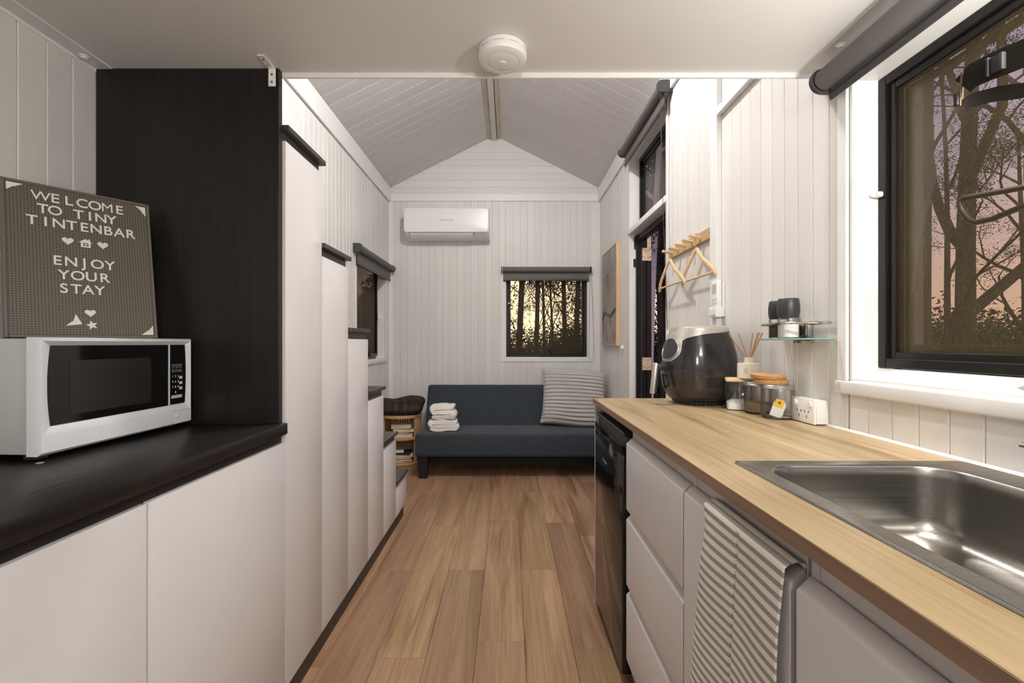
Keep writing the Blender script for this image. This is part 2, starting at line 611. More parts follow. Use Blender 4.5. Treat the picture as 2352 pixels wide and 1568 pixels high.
    def mesh(self, m, shift=None, angle=35):
        bm = self.bm
        if shift is not None:
            bmesh.ops.translate(bm, verts=bm.verts, vec=-Vector(shift))
        bmesh.ops.recalc_face_normals(bm, faces=bm.faces)
        me = bpy.data.meshes.new('mesh')
        bm.to_mesh(me)
        bm.free()
        for p in me.polygons:
            p.use_smooth = True
        me.set_sharp_from_angle(angle=math.radians(angle))
        for mm in (m if isinstance(m, (list, tuple)) else [m]):
            me.materials.append(M[mm] if isinstance(mm, str) else mm)
        return me


def add(name, me, parent=None, loc=(0, 0, 0), rot=(0, 0, 0)):
    o = bpy.data.objects.new(name, me)
    COL.objects.link(o)
    o.location = loc
    o.rotation_euler = rot
    if parent:
        o.parent = parent
    return o


def tag(o, label, cat=None, group=None, kind=None):
    if label:
        o['label'] = label
    if cat:
        o['category'] = cat
    if group:
        o['group'] = group
    if kind:
        o['kind'] = kind
    return o


def thing(name, label, cat, loc=(0, 0, 0), rot=(0, 0, 0), group=None, kind=None):
    o = bpy.data.objects.new(name, None)
    o.empty_display_size = 0.05
    COL.objects.link(o)
    o.location = loc
    o.rotation_euler = rot
    return tag(o, label, cat, group, kind)


def root_loc(o):
    p = Vector(o.location)
    return p + root_loc(o.parent) if o.parent else p


def part(parent, name, mb, m, label=None, world=False, angle=35):
    """mesh child in the parent's own frame, or in room coordinates when world"""
    me = mb.mesh(m, root_loc(parent) if world else None, angle)
    o = add(name, me, parent)
    if label:
        o['label'] = label
    return o


def wpart(parent, name, mb, m, label=None, angle=35):
    return part(parent, name, mb, m, label, True, angle)


def single(name, mb, m, label, cat, base, group=None, kind=None, angle=35):
    me = mb.mesh(m, base, angle)
    o = add(name, me, None, base)
    return tag(o, label, cat, group, kind)


def struct(name, mb, m, label, base=(0, 0, 0), cat=None):
    return single(name, mb, m, label, cat, base, None, 'structure')


def rrect(x0, x1, y0, y1, r, z, n=6):
    out = []
    for cx, cy, a0 in ((x1 - r, y1 - r, 0), (x0 + r, y1 - r, 90), (x0 + r, y0 + r, 180), (x1 - r, y0 + r, 270)):
        for k in range(n + 1):
            a = math.radians(a0 + 90 * k / n)
            out.append((cx + r * math.cos(a), cy + r * math.sin(a), z))
    return out


def arc_pts(c, r, a0, a1, n, plane='XZ'):
    out = []
    for k in range(n + 1):
        a = math.radians(a0 + (a1 - a0) * k / n)
        u, v = r * math.cos(a), r * math.sin(a)
        if plane == 'XZ':
            out.append((c[0] + u, c[1], c[2] + v))
        elif plane == 'YZ':
            out.append((c[0], c[1] + u, c[2] + v))
        else:
            out.append((c[0] + u, c[1] + v, c[2]))
    return out


# ================================================================== the room
XL, XR, YB, YF = -1.285, 0.972, 4.89, -1.6      # side walls, end wall, wall behind the camera
WT = 0.118                                      # wall thickness
ZE, ZR = 2.84, 3.405                            # eaves and ridge
XC = (XL + XR) / 2
ZL = 2.03                                       # underside of the sleeping loft
PITCH = 0.0752

# openings: right wall (Y0, Y1, Z0, Z1)
WIN_R = (0.30, 1.30, 1.066, 1.93)
DOOR_R = (2.79, 3.668, 0.0, 2.66)
WIN_L = (3.82, 4.72, 1.013, 1.93)
WIN_B = (-0.04, 0.853, 1.013, 1.93)             # in X


def split_wall(u0, u1, z0, z1, opens):
    """rectangles of the wall strip u0..u1 that are not inside an opening"""
    cuts = sorted({u0, u1, *[c for o in opens for c in o[:2] if u0 < c < u1]})
    out = []
    for a, b in zip(cuts, cuts[1:]):
        if b - a < 1e-4:
            continue
        spans = [(z0, z1)]
        for o in opens:
            if a >= o[0] - 1e-6 and b <= o[1] + 1e-6:
                ns = []
                for s0, s1 in spans:
                    if o[2] > s0:
                        ns.append((s0, min(s1, o[2])))
                    if o[3] < s1:
                        ns.append((max(s0, o[3]), s1))
                spans = ns
        out += [(a, b, s0, s1) for s0, s1 in spans if s1 - s0 > 1e-3]
    return out


def wall_backing(axis, plane, out_dir, u0, u1, z0, z1, opens):
    mb = MB()
    pa, pb = plane + out_dir * 0.012, plane + out_dir * WT
    for a, b, s0, s1 in split_wall(u0, u1, z0, z1, opens):
        if axis == 'X':
            mb.box(min(pa, pb), max(pa, pb), a, b, s0, s1)
        else:
            mb.box(a, b, min(pa, pb), max(pa, pb), s0, s1)
    return mb


def board_mb(axis, plane, out_dir, a, b, z0, z1, ch=0.0028):
    """one upright board with eased long edges facing the room"""
    g = 0.0003
    a, b = a + g, b - g
    c = min(ch, (b - a) / 4)
    f, k = plane, plane + out_dir * 0.0115
    poly = [(f, a + c), (f, b - c), (f + out_dir * ch, b), (k, b), (k, a), (f + out_dir * ch, a)]
    mb = MB()
    if axis == 'X':
        mb.prism(poly, 'Z', z0, z1)
    else:
        mb.prism([(q, p) for p, q in poly], 'Z', z0, z1)
    return mb


def clad(parent, axis, plane, out_dir, start, u0, u1, z0, z1, opens, pitch, m, ch=0.0028):
    k = math.floor((u0 - start) / pitch)
    a = start + k * pitch
    while a < u1 - 1e-4:
        lo, hi = max(a, u0), min(a + pitch, u1)
        if hi - lo > 0.008:
            for p0, p1, s0, s1 in split_wall(lo, hi, z0, z1, opens):
                if p1 - p0 > 0.006:
                    wpart(parent, 'board', board_mb(axis, plane, out_dir, p0, p1, s0, s1, ch), m)
        a += pitch


# floor: planks laid along the room, staggered joints
fl = struct('floor', MB().box(XL - WT, XR + WT, YF - WT, YB + WT, -0.12, -0.012), 'dark_plinth', 'timber-look plank floor running the length of the cabin', (0, 0, -0.12))
PW, PX0, PL = 0.186, -0.125, 1.22
joint0 = {-7: 1.1, -6: 1.5, -5: 2.1, -4: 1.65, -3: 2.354, -2: 1.70, -1: 2.36, 0: 1.794, 1: 2.36, 2: 1.755, 3: 2.776, 4: 1.4, 5: 2.2}
plank_cache = {}


def plank_mesh(w, l):
    key = (round(w, 4), round(l, 4))
    if key not in plank_cache:
        c = 0.0012
        poly = [(0.0004, -0.012), (w - 0.0004, -0.012), (w - 0.0004, -c), (w - c, 0), (c, 0), (0.0004, -c)]
        plank_cache[key] = MB().prism(poly, 'Y', 0.0004, l - 0.0004).mesh('floor_plank')
    return plank_cache[key]


for k, j in joint0.items():
    x0 = PX0 + PW * k
    x1 = min(x0 + PW, XR)
    x0 = max(x0, XL)
    if x1 - x0 < 0.01:
        continue
    y = j - 3 * PL
    while y < YB:
        a, b = max(y, YF), min(y + PL, YB)
        if b - a > 0.01:
            o = add('plank', plank_mesh(x1 - x0, b - a), fl, (x0, a, 0.12))
        y += PL

# walls
wl_ = struct('wall_left', wall_backing('X', XL, -1, YF, YB + WT, 0, ZE + 0.06, [WIN_L]), 'white_wall', 'white board wall on the staircase side', (XL, 0, 0))
clad(wl_, 'X', XL, -1, 1.2457 * 1.285 / 1.265, YF, YB, 0, 2.70, [WIN_L], PITCH, 'white_board')
wr_ = struct('wall_right', wall_backing('X', XR, 1, YF, YB + WT, 0, ZE + 0.06, [WIN_R, DOOR_R]), 'white_wall', 'white board wall behind the kitchen bench and entry door', (XR, 0, 0))
clad(wr_, 'X', XR, 1, 1.3056, YF, YB, 0, 2.70, [WIN_R, DOOR_R], PITCH, 'white_board')
mb = wall_backing('Y', YB, 1, XL, XR, 0, 2.77, [WIN_B])
mb.prism([(XL, 2.77), (XR, 2.77), (XR, ZE + 0.02), (XC, ZR + 0.03), (XL, ZE + 0.02)], 'Y', YB + 0.012, YB + WT)
wb_ = struct('wall_back', mb, 'white_wall', 'white end wall with air conditioner and square window', (0, YB, 0))
clad(wb_, 'Y', YB, 1, XL - 0.03, XL, XR, 0, 2.72, [WIN_B], 0.0757, 'white_board', 0.0014)
# gable boards, level
z = 2.772
while z < ZR:
    z1 = min(z + 0.075, ZR)

    def half(zz):
        return (XR - XL) / 2 * max(0.0, min(1.0, (ZR - zz) / (ZR - ZE)))
    h0, h1 = half(z), half(z1)
    g, ch = 0.0003, 0.0018
    mbg = MB()
    y0, y1 = YB, YB + 0.0115
    rows = [(y1, z + g), (y0 + ch, z + g), (y0, z + g + ch), (y0, z1 - g - ch), (y0 + ch, z1 - g), (y1, z1 - g)]
    vsx = [(XC - max(half(b), 0.002), a, b) for a, b in rows] + [(XC + max(half(b), 0.002), a, b) for a, b in rows]
    n6 = 6
    fcs = [list(range(n6)), list(range(n6, 12))[::-1]] + [[i, (i + 1) % n6, n6 + (i + 1) % n6, n6 + i] for i in range(n6)]
    mbg.raw(vsx, fcs)
    wpart(wb_, 'gable_board', mbg, 'white_board_y')
    z += 0.075
mb = MB()
mb.box(XL - WT, XR + WT, YF - WT, YF, 0, ZE)
mb.prism([(XL, ZE), (XR, ZE), (XC, ZR + 0.03)], 'Y', YF - WT, YF)
struct('wall_front', mb, 'white_wall', 'plain white wall at the kitchen end', (0, YF, 0))

# sloped ceiling: boards run from eave to ridge
mb = MB()
SL = (ZR - ZE) / (XR - XC)
for s in (-1, 1):
    xe = XR + WT if s > 0 else XL - WT
    ze = ZR - SL * abs(xe - XC)
    mb.prism([(XC, ZR + 0.016), (xe, ze + 0.016), (xe, ze + 0.10), (XC, ZR + 0.10)], 'Y', YF - WT, YB + WT)
cl_ = struct('ceiling', mb, 'white_roof', 'pitched white board ceiling', (XC, 0, ZR))
for s in (-1, 1):
    L = (XR - XC) / math.cos(math.atan(SL))
    c, g, w = 0.0038, 0.0004, 0.12
    mbc = MB()
    poly = [(g, 0.014), (g, c), (g + c, 0), (w - g - c, 0), (w - g, c), (w - g, 0.014)]
    mbc.prism(poly, 'X', 0, L)
    me = mbc.mesh('white_roof')
    y = YB - 0.12
    while y > 1.2:
        ang = math.atan(SL)
        o = add('ceiling_board', me, cl_, (0, y, 0), (0, ang, 0) if s > 0 else (0, ang, PI))
        if s < 0:
            o.location.y = y + 0.12
        y -= 0.12

# ridge battens
mb = MB().box(XC - 0.027, XC + 0.025, 1.2, YB, 3.345, 3.40, 0.003, 1)
tr_ = struct('trim_1', mb, 'white_roof', 'ridge beam with unpainted edges along the ceiling peak', (XC, 1.2, 3.345))
wpart(tr_, 'batten', MB().box(XC - 0.072, XC - 0.030, 1.2, YB, 3.362, 3.385, 0.003, 1), 'rough_pine')
wpart(tr_, 'batten', MB().box(XC + 0.030, XC + 0.066, 1.2, YB, 3.362, 3.385, 0.003, 1), 'rough_pine')
mbn = MB()
for yy in (4.55, 4.2):
    mbn.cyl((XC + 0.055, yy, 3.3625), (XC + 0.055, yy, 3.361), 0.005, None, 8)
wpart(tr_, 'nail_hole', mbn, 'cord_dark')

# fascia boards at the eaves, end-wall band, corner beads
n_tr = 2


def trim(mb, label, base, m='white_trim'):
    global n_tr
    o = struct('trim_%d' % n_tr, mb, m, label, base)
    n_tr += 1
    return o


trim(MB().box(XL, XL + 0.018, 1.5, YB - 0.002, 2.684, 2.838, 0.002, 1), 'white fascia board along the eave above the stairs', (XL, 1.5, 2.684))
trim(MB().box(XR - 0.018, XR, 1.5, YB - 0.002, 2.684, 2.838, 0.002, 1), 'white fascia board along the eave above the entry door', (XR, 1.5, 2.684))
trim(MB().box(XL + 0.018, XR - 0.018, YB - 0.012, YB, 2.697, 2.772, 0.002, 1), 'level white band across the end wall under the gable', (XC, YB, 2.697))
trim(MB().prism([(XL, YB), (XL + 0.026, YB), (XL, YB - 0.026)], 'Z', 0.0, 2.684), 'corner bead between the end wall and the stair-side wall', (XL, YB, 0))
trim(MB().prism([(XR, YB), (XR - 0.026, YB), (XR, YB - 0.026)], 'Z', 0.0, 2.684), 'corner bead between the end wall and the entry-door wall', (XR, YB, 0))
# wall stud cover beside the bench and the ledge over it
trim(MB().box(XR - 0.025, XR, 2.077, 2.146, 0.0, 2.684, 0.002, 1), 'upright white cover strip on the wall at the bench end', (XR, 2.1, 0))
trim(MB().box(XR - 0.025, XR, 1.44, 2.077, 2.215, 2.25, 0.002, 1), 'short level white ledge on the wall above the loft edge', (XR, 1.5, 2.215))

# sleeping loft
lo_ = struct('ceiling_loft', MB().box(XL, XR, YF, 1.437, ZL, ZL + 0.12), 'white_loft', 'flat white underside of the sleeping loft', (0, 0, ZL))
trim(MB().box(-0.7156, XR, 1.437, 1.446, ZL - 0.0155, ZL + 0.12, 0.0015, 1), 'narrow white strip on the loft edge', (0, 1.44, ZL))
la_ = trim(MB().prism([(XL, ZL), (XL + 0.053, ZL), (XL + 0.053, ZL - 0.003), (XL + 0.003, ZL - 0.003), (XL + 0.003, ZL - 0.012), (XL, ZL - 0.012)], 'Y', YF, 1.4137), 'painted metal angle holding the loft on the stair-side wall', (XL, 0, ZL))
wpart(la_, 'bolt', MB().lathe([(0.001, -0.008), (0.008, -0.0075), (0.009, -0.0035), (0.013, -0.003), (0.013, 0.0)], 20, (XL + 0.024, 1.35, ZL - 0.003)), 'plastic_white')
ra_ = trim(MB().prism([(XR, ZL), (XR - 0.053, ZL), (XR - 0.053, ZL - 0.003), (XR - 0.003, ZL - 0.003), (XR - 0.003, ZL - 0.035), (XR, ZL - 0.035)], 'Y', YF, 1.437), 'painted metal angle holding the loft on the window-side wall', (XR, 0, ZL))
wpart(ra_, 'bolt', MB().lathe([(0.001, -0.008), (0.008, -0.0075), (0.009, -0.0035), (0.013, -0.003), (0.013, 0.0)], 20, (XR - 0.026, 1.30, ZL - 0.003)), 'plastic_white')

# ================================================================== windows and door


def frame_bars(axis, p0, p1, a0, a1, z0, z1, w, bev=0.002):
    """rectangular frame of four bars lying in the wall plane"""
    mb = MB()
    for (u0, u1, s0, s1) in ((a0, a0 + w, z0, z1), (a1 - w, a1, z0, z1), (a0 + w, a1 - w, z0, z0 + w), (a0 + w, a1 - w, z1 - w, z1)):
        if axis == 'X':
            mb.box(p0, p1, u0, u1, s0, s1, bev, 1)
        else:
            mb.box(u0, u1, p0, p1, s0, s1, bev, 1)
    return mb


def pane(axis, p, a0, a1, z0, z1, t=0.003):
    if axis == 'X':
        return MB().box(p, p + t, a0, a1, z0, z1)
    return MB().box(a0, a1, p, p + t, z0, z1)


def sheet(axis, p, a0, a1, z0, z1):
    if axis == 'X':
        return MB().raw([(p, a0, z0), (p, a1, z0), (p, a1, z1), (p, a0, z1)], [[0, 1, 2, 3]])
    return MB().raw([(a0, p, z0), (a1, p, z0), (a1, p, z1), (a0, p, z1)], [[0, 1, 2, 3]])


def lining(axis, p0, p1, a0, a1, z0, z1, t=0.01):
    mb = MB()
    for (u0, u1, s0, s1) in ((a0 - t, a0, z0 - t, z1 + t), (a1, a1 + t, z0 - t, z1 + t), (a0, a1, z0 - t, z0), (a0, a1, z1, z1 + t)):
        if axis == 'X':
            mb.box(p0, p1, u0, u1, s0, s1)
        else:
            mb.box(u0, u1, p0, p1, s0, s1)
    return mb


# window_1: over the sink
y0, y1, z0, z1 = WIN_R
w1 = thing('window_1', 'large black-framed window over the sink with fly screen', 'window', (XR, y0, z0), kind='structure')
wpart(w1, 'reveal', lining('X', XR + 0.001, XR + WT, y0 + 0.01, y1 - 0.01, z0 + 0.01, z1 - 0.01, 0.0099), 'white_trim')
wpart(w1, 'sill', MB().prism([(XR - 0.004, z0 + 0.002), (XR + 0.078, z0 + 0.04), (XR + 0.078, z0 + 0.010), (XR - 0.004, z0 - 0.0)], 'Y', y0, y1 - 0.010), 'white_trim')
wpart(w1, 'sill_nosing', MB().box(XR - 0.018, XR - 0.0005, y0 - 0.04, y1 + 0.037, 1.031, 1.069, 0.006, 3), 'white_trim')
wpart(w1, 'architrave', MB().box(XR - 0.010, XR - 0.0005, y1 - 0.002, y1 + 0.035, 1.069, 1.97, 0.002, 1), 'white_trim')
wpart(w1, 'architrave', MB().box(XR - 0.010, XR - 0.0005, y0 - 0.035, y0 + 0.002, 1.069, 1.97, 0.002, 1), 'white_trim')
wpart(w1, 'frame', frame_bars('X', 1.046, 1.089, y0 + 0.01, y1 - 0.01, 1.108, z1 - 0.01, 0.026), 'frame_black')
wpart(w1, 'sash', frame_bars('X', 1.056, 1.082, y0 + 0.036, y1 - 0.036, 1.132, z1 - 0.036, 0.020), 'frame_black')
wpart(w1, 'screen_frame', frame_bars('X', 1.084, 1.092, y0 + 0.056, y1 - 0.056, 1.150, z1 - 0.056, 0.022), 'frame_bronze')
wpart(w1, 'glass', pane('X', 1.076, y0 + 0.05, y1 - 0.05, 1.148, z1 - 0.05), 'window_glass')
wpart(w1, 'fly_screen', sheet('X', 1.066, y0 + 0.05, y1 - 0.05, 1.148, z1 - 0.05), 'fly_screen')
wpart(w1, 'catch', MB().box(1.030, 1.046, 1.268, 1.288, 1.585, 1.600, 0.003, 1).cyl((1.034, 1.283, 1.592), (1.020, 1.283, 1.592), 0.007, 0.005, 10), 'plastic_white')
wpart(w1, 'sash_lock', MB().box(1.000, 1.035, 0.845, 0.885, 1.088, 1.118, 0.003, 1), 'plastic_white')

# door_1 and the transom light above it
y0, y1, z0, z1 = DOOR_R
d1 = thing('door_1', 'black entry door standing open against the outside wall', 'door', (XR, y1, 0), kind='structure')
mb = MB()
mb.box(XR - 0.004, XR + WT, y1 - 0.012, y1 + 0.0, 0, z1 - 0.0)
mb.box(XR - 0.004, XR + WT, y0, y0 + 0.012, 0, z1)
mb.box(XR - 0.004, XR + WT, y0 + 0.012, y1 - 0.012, z1 - 0.012, z1)
wpart(d1, 'lining', mb, 'white_trim')
wpart(d1, 'architrave', MB().box(XR - 0.010, XR - 0.0005, y0 - 0.028, y0 + 0.004, 0, 2.68, 0.002, 1), 'white_trim')
wpart(d1, 'transom_bar', MB().box(XR - 0.016, XR + WT, y0 - 0.012, y1 + 0.006, 2.04, 2.082, 0.004, 2), 'white_trim')
wpart(d1, 'frame', MB().box(1.030, 1.092, y1 - 0.050, y1 - 0.012, 0, 2.04, 0.003, 1).box(1.030, 1.092, y0 + 0.012, y0 + 0.030, 0, 2.04, 0.003, 1).box(1.030, 1.092, y0 + 0.03, y1 - 0.05, 1.995, 2.04, 0.003, 1), 'frame_black')
wpart(d1, 'weather_seal', MB().box(1.018, 1.030, y1 - 0.036, y1 - 0.012, 0, 2.04, 0.002, 1).box(1.046, 1.058, y1 - 0.056, y1 - 0.050, 0, 1.995).box(1.046, 1.058, y0 + 0.03, y1 - 0.05, 1.988, 1.995), 'rubber')
wpart(d1, 'leaf', MB().box(1.096, 1.136, y1 - 0.046, y1 + 0.76, 0.02, 1.99, 0.003, 1), 'frame_black')
for zc in (1.88, 1.01, 0.25):
    mb = MB()
    mb.box(1.052, 1.090, y1 - 0.054, y1 - 0.0502, zc - 0.05, zc + 0.05)
    mb.box(1.094, 1.132, y1 - 0.050, y1 - 0.0462, zc - 0.05, zc + 0.05)
    mb.cyl((1.092, y1 - 0.055, zc - 0.05), (1.092, y1 - 0.055, zc + 0.05), 0.006, None, 12)
    hg = wpart(d1, 'hinge', mb, 'brass')
    for dx in (1.064, 1.080, 1.106, 1.122):
        for dz in (-0.03, 0.03):
            mb = MB().cyl((dx, y1 - 0.0538, zc + dz + (0.01 if dx in (1.064, 1.122) else 0)), (dx, y1 - 0.0552, zc + dz + (0.01 if dx in (1.064, 1.122) else 0)), 0.0035, None, 8)
            part(hg, 'screw', mb, 'rubber', None, True)
wpart(d1, 'brass_plate', MB().box(1.098, 1.130, y1 - 0.0505, y1 - 0.0462, 1.932, 2.03, 0.001, 1), 'brass')
wpart(d1, 'bump_stop', MB().box(1.004, 1.018, y1 - 0.020, y1 - 0.0125, 1.93, 2.03).box(1.000, 1.016, y1 - 0.018, y1 - 0.0125, 1.785, 1.85), 'rubber')

w2 = thing('window_2', 'narrow transom window above the open entry door', 'window', (XR, y0, 2.082), kind='structure')
wpart(w2, 'frame', frame_bars('X', 1.046, 1.089, y0 + 0.012, y1 - 0.012, 2.082, z1 - 0.012, 0.034), 'frame_black')
wpart(w2, 'sash', frame_bars('X', 1.056, 1.082, y0 + 0.046, y1 - 0.046, 2.116, z1 - 0.046, 0.022), 'frame_black')
wpart(w2, 'glass', pane('X', 1.070, y0 + 0.06, y1 - 0.06, 2.13, z1 - 0.06), 'window_glass')

# window_3: end wall
x0, x1, z0, z1 = WIN_B
w3 = thing('window_3', 'square black-framed awning window in the end wall', 'window', (x0, YB, z0), kind='structure')
wpart(w3, 'reveal', lining('Y', YB + 0.001, YB + WT, x0 + 0.01, x1 - 0.01, z0 + 0.01, z1 - 0.01, 0.0099), 'white_trim')
wpart(w3, 'architrave', MB().prism([(x0 - 0.037, z0 - 0.037), (x0, z0), (x0, z1), (x0 - 0.037, z1 + 0.037)], 'Y', YB - 0.009, YB), 'white_trim')
wpart(w3, 'architrave', MB().prism([(x1 + 0.037, z0 - 0.037), (x1, z0), (x1, z1), (x1 + 0.037, z1 + 0.037)], 'Y', YB - 0.009, YB), 'white_trim')
wpart(w3, 'architrave', MB().prism([(x0 - 0.037, z0 - 0.037), (x1 + 0.037, z0 - 0.037), (x1, z0), (x0, z0)], 'Y', YB - 0.009, YB), 'white_trim')
wpart(w3, 'architrave', MB().prism([(x0 - 0.037, z1 + 0.037), (x1 + 0.037, z1 + 0.037), (x1, z1), (x0, z1)], 'Y', YB - 0.009, YB), 'white_trim')
wpart(w3, 'frame', frame_bars('Y', YB + 0.060, YB + 0.108, x0 + 0.01, x1 - 0.01, z0 + 0.012, z1 - 0.01, 0.030), 'frame_black')
wpart(w3, 'sash', frame_bars('Y', YB + 0.078, YB + 0.100, x0 + 0.04, x1 - 0.04, z0 + 0.042, z1 - 0.04, 0.018), 'frame_black')
wpart(w3, 'glass', pane('Y', YB + 0.092, x0 + 0.05, x1 - 0.05, z0 + 0.055, z1 - 0.05), 'window_glass')
wpart(w3, 'fly_screen', sheet('Y', YB + 0.085, x0 + 0.05, x1 - 0.05, z0 + 0.055, z1 - 0.05), 'fly_screen')
mb = MB().box(0.365, 0.67, YB + 0.012, YB + 0.062, z0 + 0.012, z0 + 0.034, 0.004, 1)
mb.tube([(0.45, YB + 0.03, z0 + 0.034), (0.455, YB + 0.015, z0 + 0.060), (0.44, YB + 0.01, z0 + 0.085)], 0.007, 8)
mb.box(0.365, 0.371, YB + 0.005, YB + 0.05, z0 + 0.0, z0 + 0.03)
wpart(w3, 'winder', mb, 'frame_black')
wpart(w3, 'catch', MB().box(x0 + 0.030, x0 + 0.05, YB + 0.045, YB + 0.060, 1.60, 1.615, 0.003, 1), 'plastic_white')

# window_4: left wall by the end of the stairs
y0, y1, z0, z1 = WIN_L
w4 = thing('window_4', 'dark screened window in the stair-side wall', 'window', (XL, y0, z0), kind='structure')
wpart(w4, 'reveal', lining('X', XL - WT, XL - 0.001, y0 + 0.01, y1 - 0.01, z0 + 0.01, z1 - 0.01, 0.0099), 'white_trim')
wpart(w4, 'architrave', MB().box(XL + 0.0005, XL + 0.009, y0 - 0.035, y0 + 0.002, z0, z1, 0.002, 1), 'white_trim')
wpart(w4, 'architrave', MB().box(XL + 0.0005, XL + 0.009, y1 - 0.002, y1 + 0.035, z0, z1, 0.002, 1), 'white_trim')
wpart(w4, 'sill_nosing', MB().box(XL + 0.0005, XL + 0.014, y0 - 0.035, y1 + 0.035, z0 - 0.036, z0 + 0.002, 0.004, 2), 'white_trim')
wpart(w4, 'frame', frame_bars('X', XL - 0.117, XL - 0.075, y0 + 0.01, y1 - 0.01, z0 + 0.03, z1 - 0.01, 0.028), 'frame_black')
wpart(w4, 'glass', pane('X', XL - 0.110, y0 + 0.03, y1 - 0.03, z0 + 0.05, z1 - 0.03), 'window_glass')
wpart(w4, 'fly_screen', sheet('X', XL - 0.098, y0 + 0.03, y1 - 0.03, z0 + 0.05, z1 - 0.03), 'fly_screen_dense')
mb = MB().box(XL - 0.070, XL - 0.030, 4.22, 4.50, z0 + 0.010, z0 + 0.030, 0.003, 1)
mb.tube([(XL - 0.05, 4.27, z0 + 0.03), (XL - 0.035, 4.27, z0 + 0.06), (XL - 0.03, 4.29, z0 + 0.085)], 0.008, 8)
mb.tube([(XL - 0.05, 4.31, z0 + 0.03), (XL - 0.03, 4.30, z0 + 0.055), (XL - 0.02, 4.26, z0 + 0.08)], 0.008, 8)
wpart(w4, 'winder', mb, 'frame_black')
wpart(w4, 'catch', MB().box(XL - 0.072, XL - 0.058, y1 - 0.03, y1 - 0.012, 1.42, 1.50, 0.004, 1), 'plastic_white')

# ================================================================== roller blinds


def chain(mb, path, bead=0.0024, wire=0.0009):
    mb.tube(path, wire, 6)
    P = [Vector(p) for p in path]
    carry = 0.0
    step = 0.0085
    for a, b in zip(P, P[1:]):
        L = (b - a).length
        d = carry
        while d < L:
            c = a + (b - a) * (d / L)
            mb.rings([[tuple(c + Vector((bead * rr * math.cos(2 * PI * k / 6), bead * rr * math.sin(2 * PI * k / 6), bead * zz))) for k in range(6)] for rr, zz in ((0.5, -0.85), (1, 0), (0.5, 0.85))])
            d += step
        carry = d - L
    return mb


def roller_blind(label, axis, a0, a1, pc, zc, r, hem_z, wall, into, chain_end=None, group=None):
    """tube along axis a0..a1, centre at pc (distance coordinate) and zc; into = direction to the room"""
    base = (pc, (a0 + a1) / 2, zc) if axis == 'Y' else ((a0 + a1) / 2, pc, zc)
    t = thing('roller_blind', label, 'blind', base, group=group)

    def P(a, p, z):
        return (p, a, z) if axis == 'Y' else (a, p, z)
    wpart(t, 'tube', MB().cyl(P(a0 + 0.016, pc, zc), P(a1 - 0.016, pc, zc), r, None, 28), 'blind_fabric')
    # cloth drops from the wall side of the tube to the hem bar
    cp = pc - into * (r * 0.55)
    if hem_z < zc - 0.04:
        mb = MB()
        pa, pb = cp - 0.0006, cp + 0.0006
        if axis == 'Y':
            mb.box(pa, pb, a0 + 0.02, a1 - 0.02, hem_z, zc)
        else:
            mb.box(a0 + 0.02, a1 - 0.02, pa, pb, hem_z, zc)
        wpart(t, 'cloth', mb, 'blind_fabric')
    mb = MB()
    mb.tube([P(a0 + 0.02, cp, hem_z + 0.004), P(a1 - 0.02, cp, hem_z + 0.004)], 0.0125, 12, flat=0.55)
    wpart(t, 'hem_bar', mb, 'blind_metal')
    for a, s in ((a0, 1), (a1, -1)):
        mb = MB()
        R = r + 0.006
        ring = []
        for k in range(13):
            an = math.radians(-90 + 180 * k / 12)
            ring.append((pc + into * R * math.cos(an), zc + R * math.sin(an)))
        wx = wall
        ring += [(wx, zc + R), (wx, zc - R)]
        mb.prism(ring if axis == 'Y' else ring, 'Y' if axis == 'Y' else 'X', a, a + s * 0.010)
        br = wpart(t, 'bracket', mb, 'blind_metal')
    if chain_end:
        mb = MB()
        for path in chain_end:
            chain(mb, path)
        wpart(t, 'bead_chain', mb, 'cord_dark')
    return t


# over the sink
roller_blind('charcoal roller blind wound up over the sink window', 'Y', 0.16, 1.345, 0.922, 1.945, 0.030, 1.892, XR - 0.0005, -1)
# over the entry door
cz = [(0.90, 2.705, 2.70), (0.905, 2.712, 2.45), (0.925, 2.735, 2.0), (0.947, 2.752, 1.55), (0.957, 2.755, 1.27), (0.9585, 2.7555, 1.248), (0.960, 2.760, 1.27), (0.956, 2.770, 1.6), (0.935, 2.765, 2.0), (0.915, 2.735, 2.5), (0.91, 2.715, 2.69)]
dbl = roller_blind('charcoal roller blind high above the open entry door', 'Y', 2.695, 3.66, 0.912, 2.70, 0.031, 2.592, XR - 0.0005, -1, [cz])
wpart(dbl, 'chain_weight', MB().box(0.953, 0.969, 2.750, 2.764, 1.222, 1.252, 0.003, 1), 'plastic_white')
# end window
roller_blind('charcoal roller blind on the end wall window with cord loop', 'X', -0.082, 0.876, YB - 0.045, 1.955, 0.030, 1.845, YB - 0.0005, -1,
             [[(0.869, YB - 0.03, 1.93), (0.861, YB - 0.025, 1.6), (0.857, YB - 0.02, 1.2), (0.856, YB - 0.02, 1.04), (0.866, YB - 0.02, 1.004), (0.885, YB - 0.02, 0.994), (0.903, YB - 0.02, 1.004), (0.912, YB - 0.02, 1.04), (0.910, YB - 0.02, 1.2), (0.895, YB - 0.025, 1.6), (0.876, YB - 0.03, 1.93)]])
# left window
roller_blind('charcoal roller blind on the stair-side window', 'Y', 3.745, 4.835, XL + 0.045, 1.962, 0.031, 1.835, XL + 0.0005, 1,
             [[(XL + 0.07, 3.755, 1.96), (XL + 0.065, 3.76, 1.5), (XL + 0.06, 3.77, 1.2), (XL + 0.05, 3.775, 1.05)]])

# ================================================================== stair side
FX = -0.706                                     # cabinet front plane
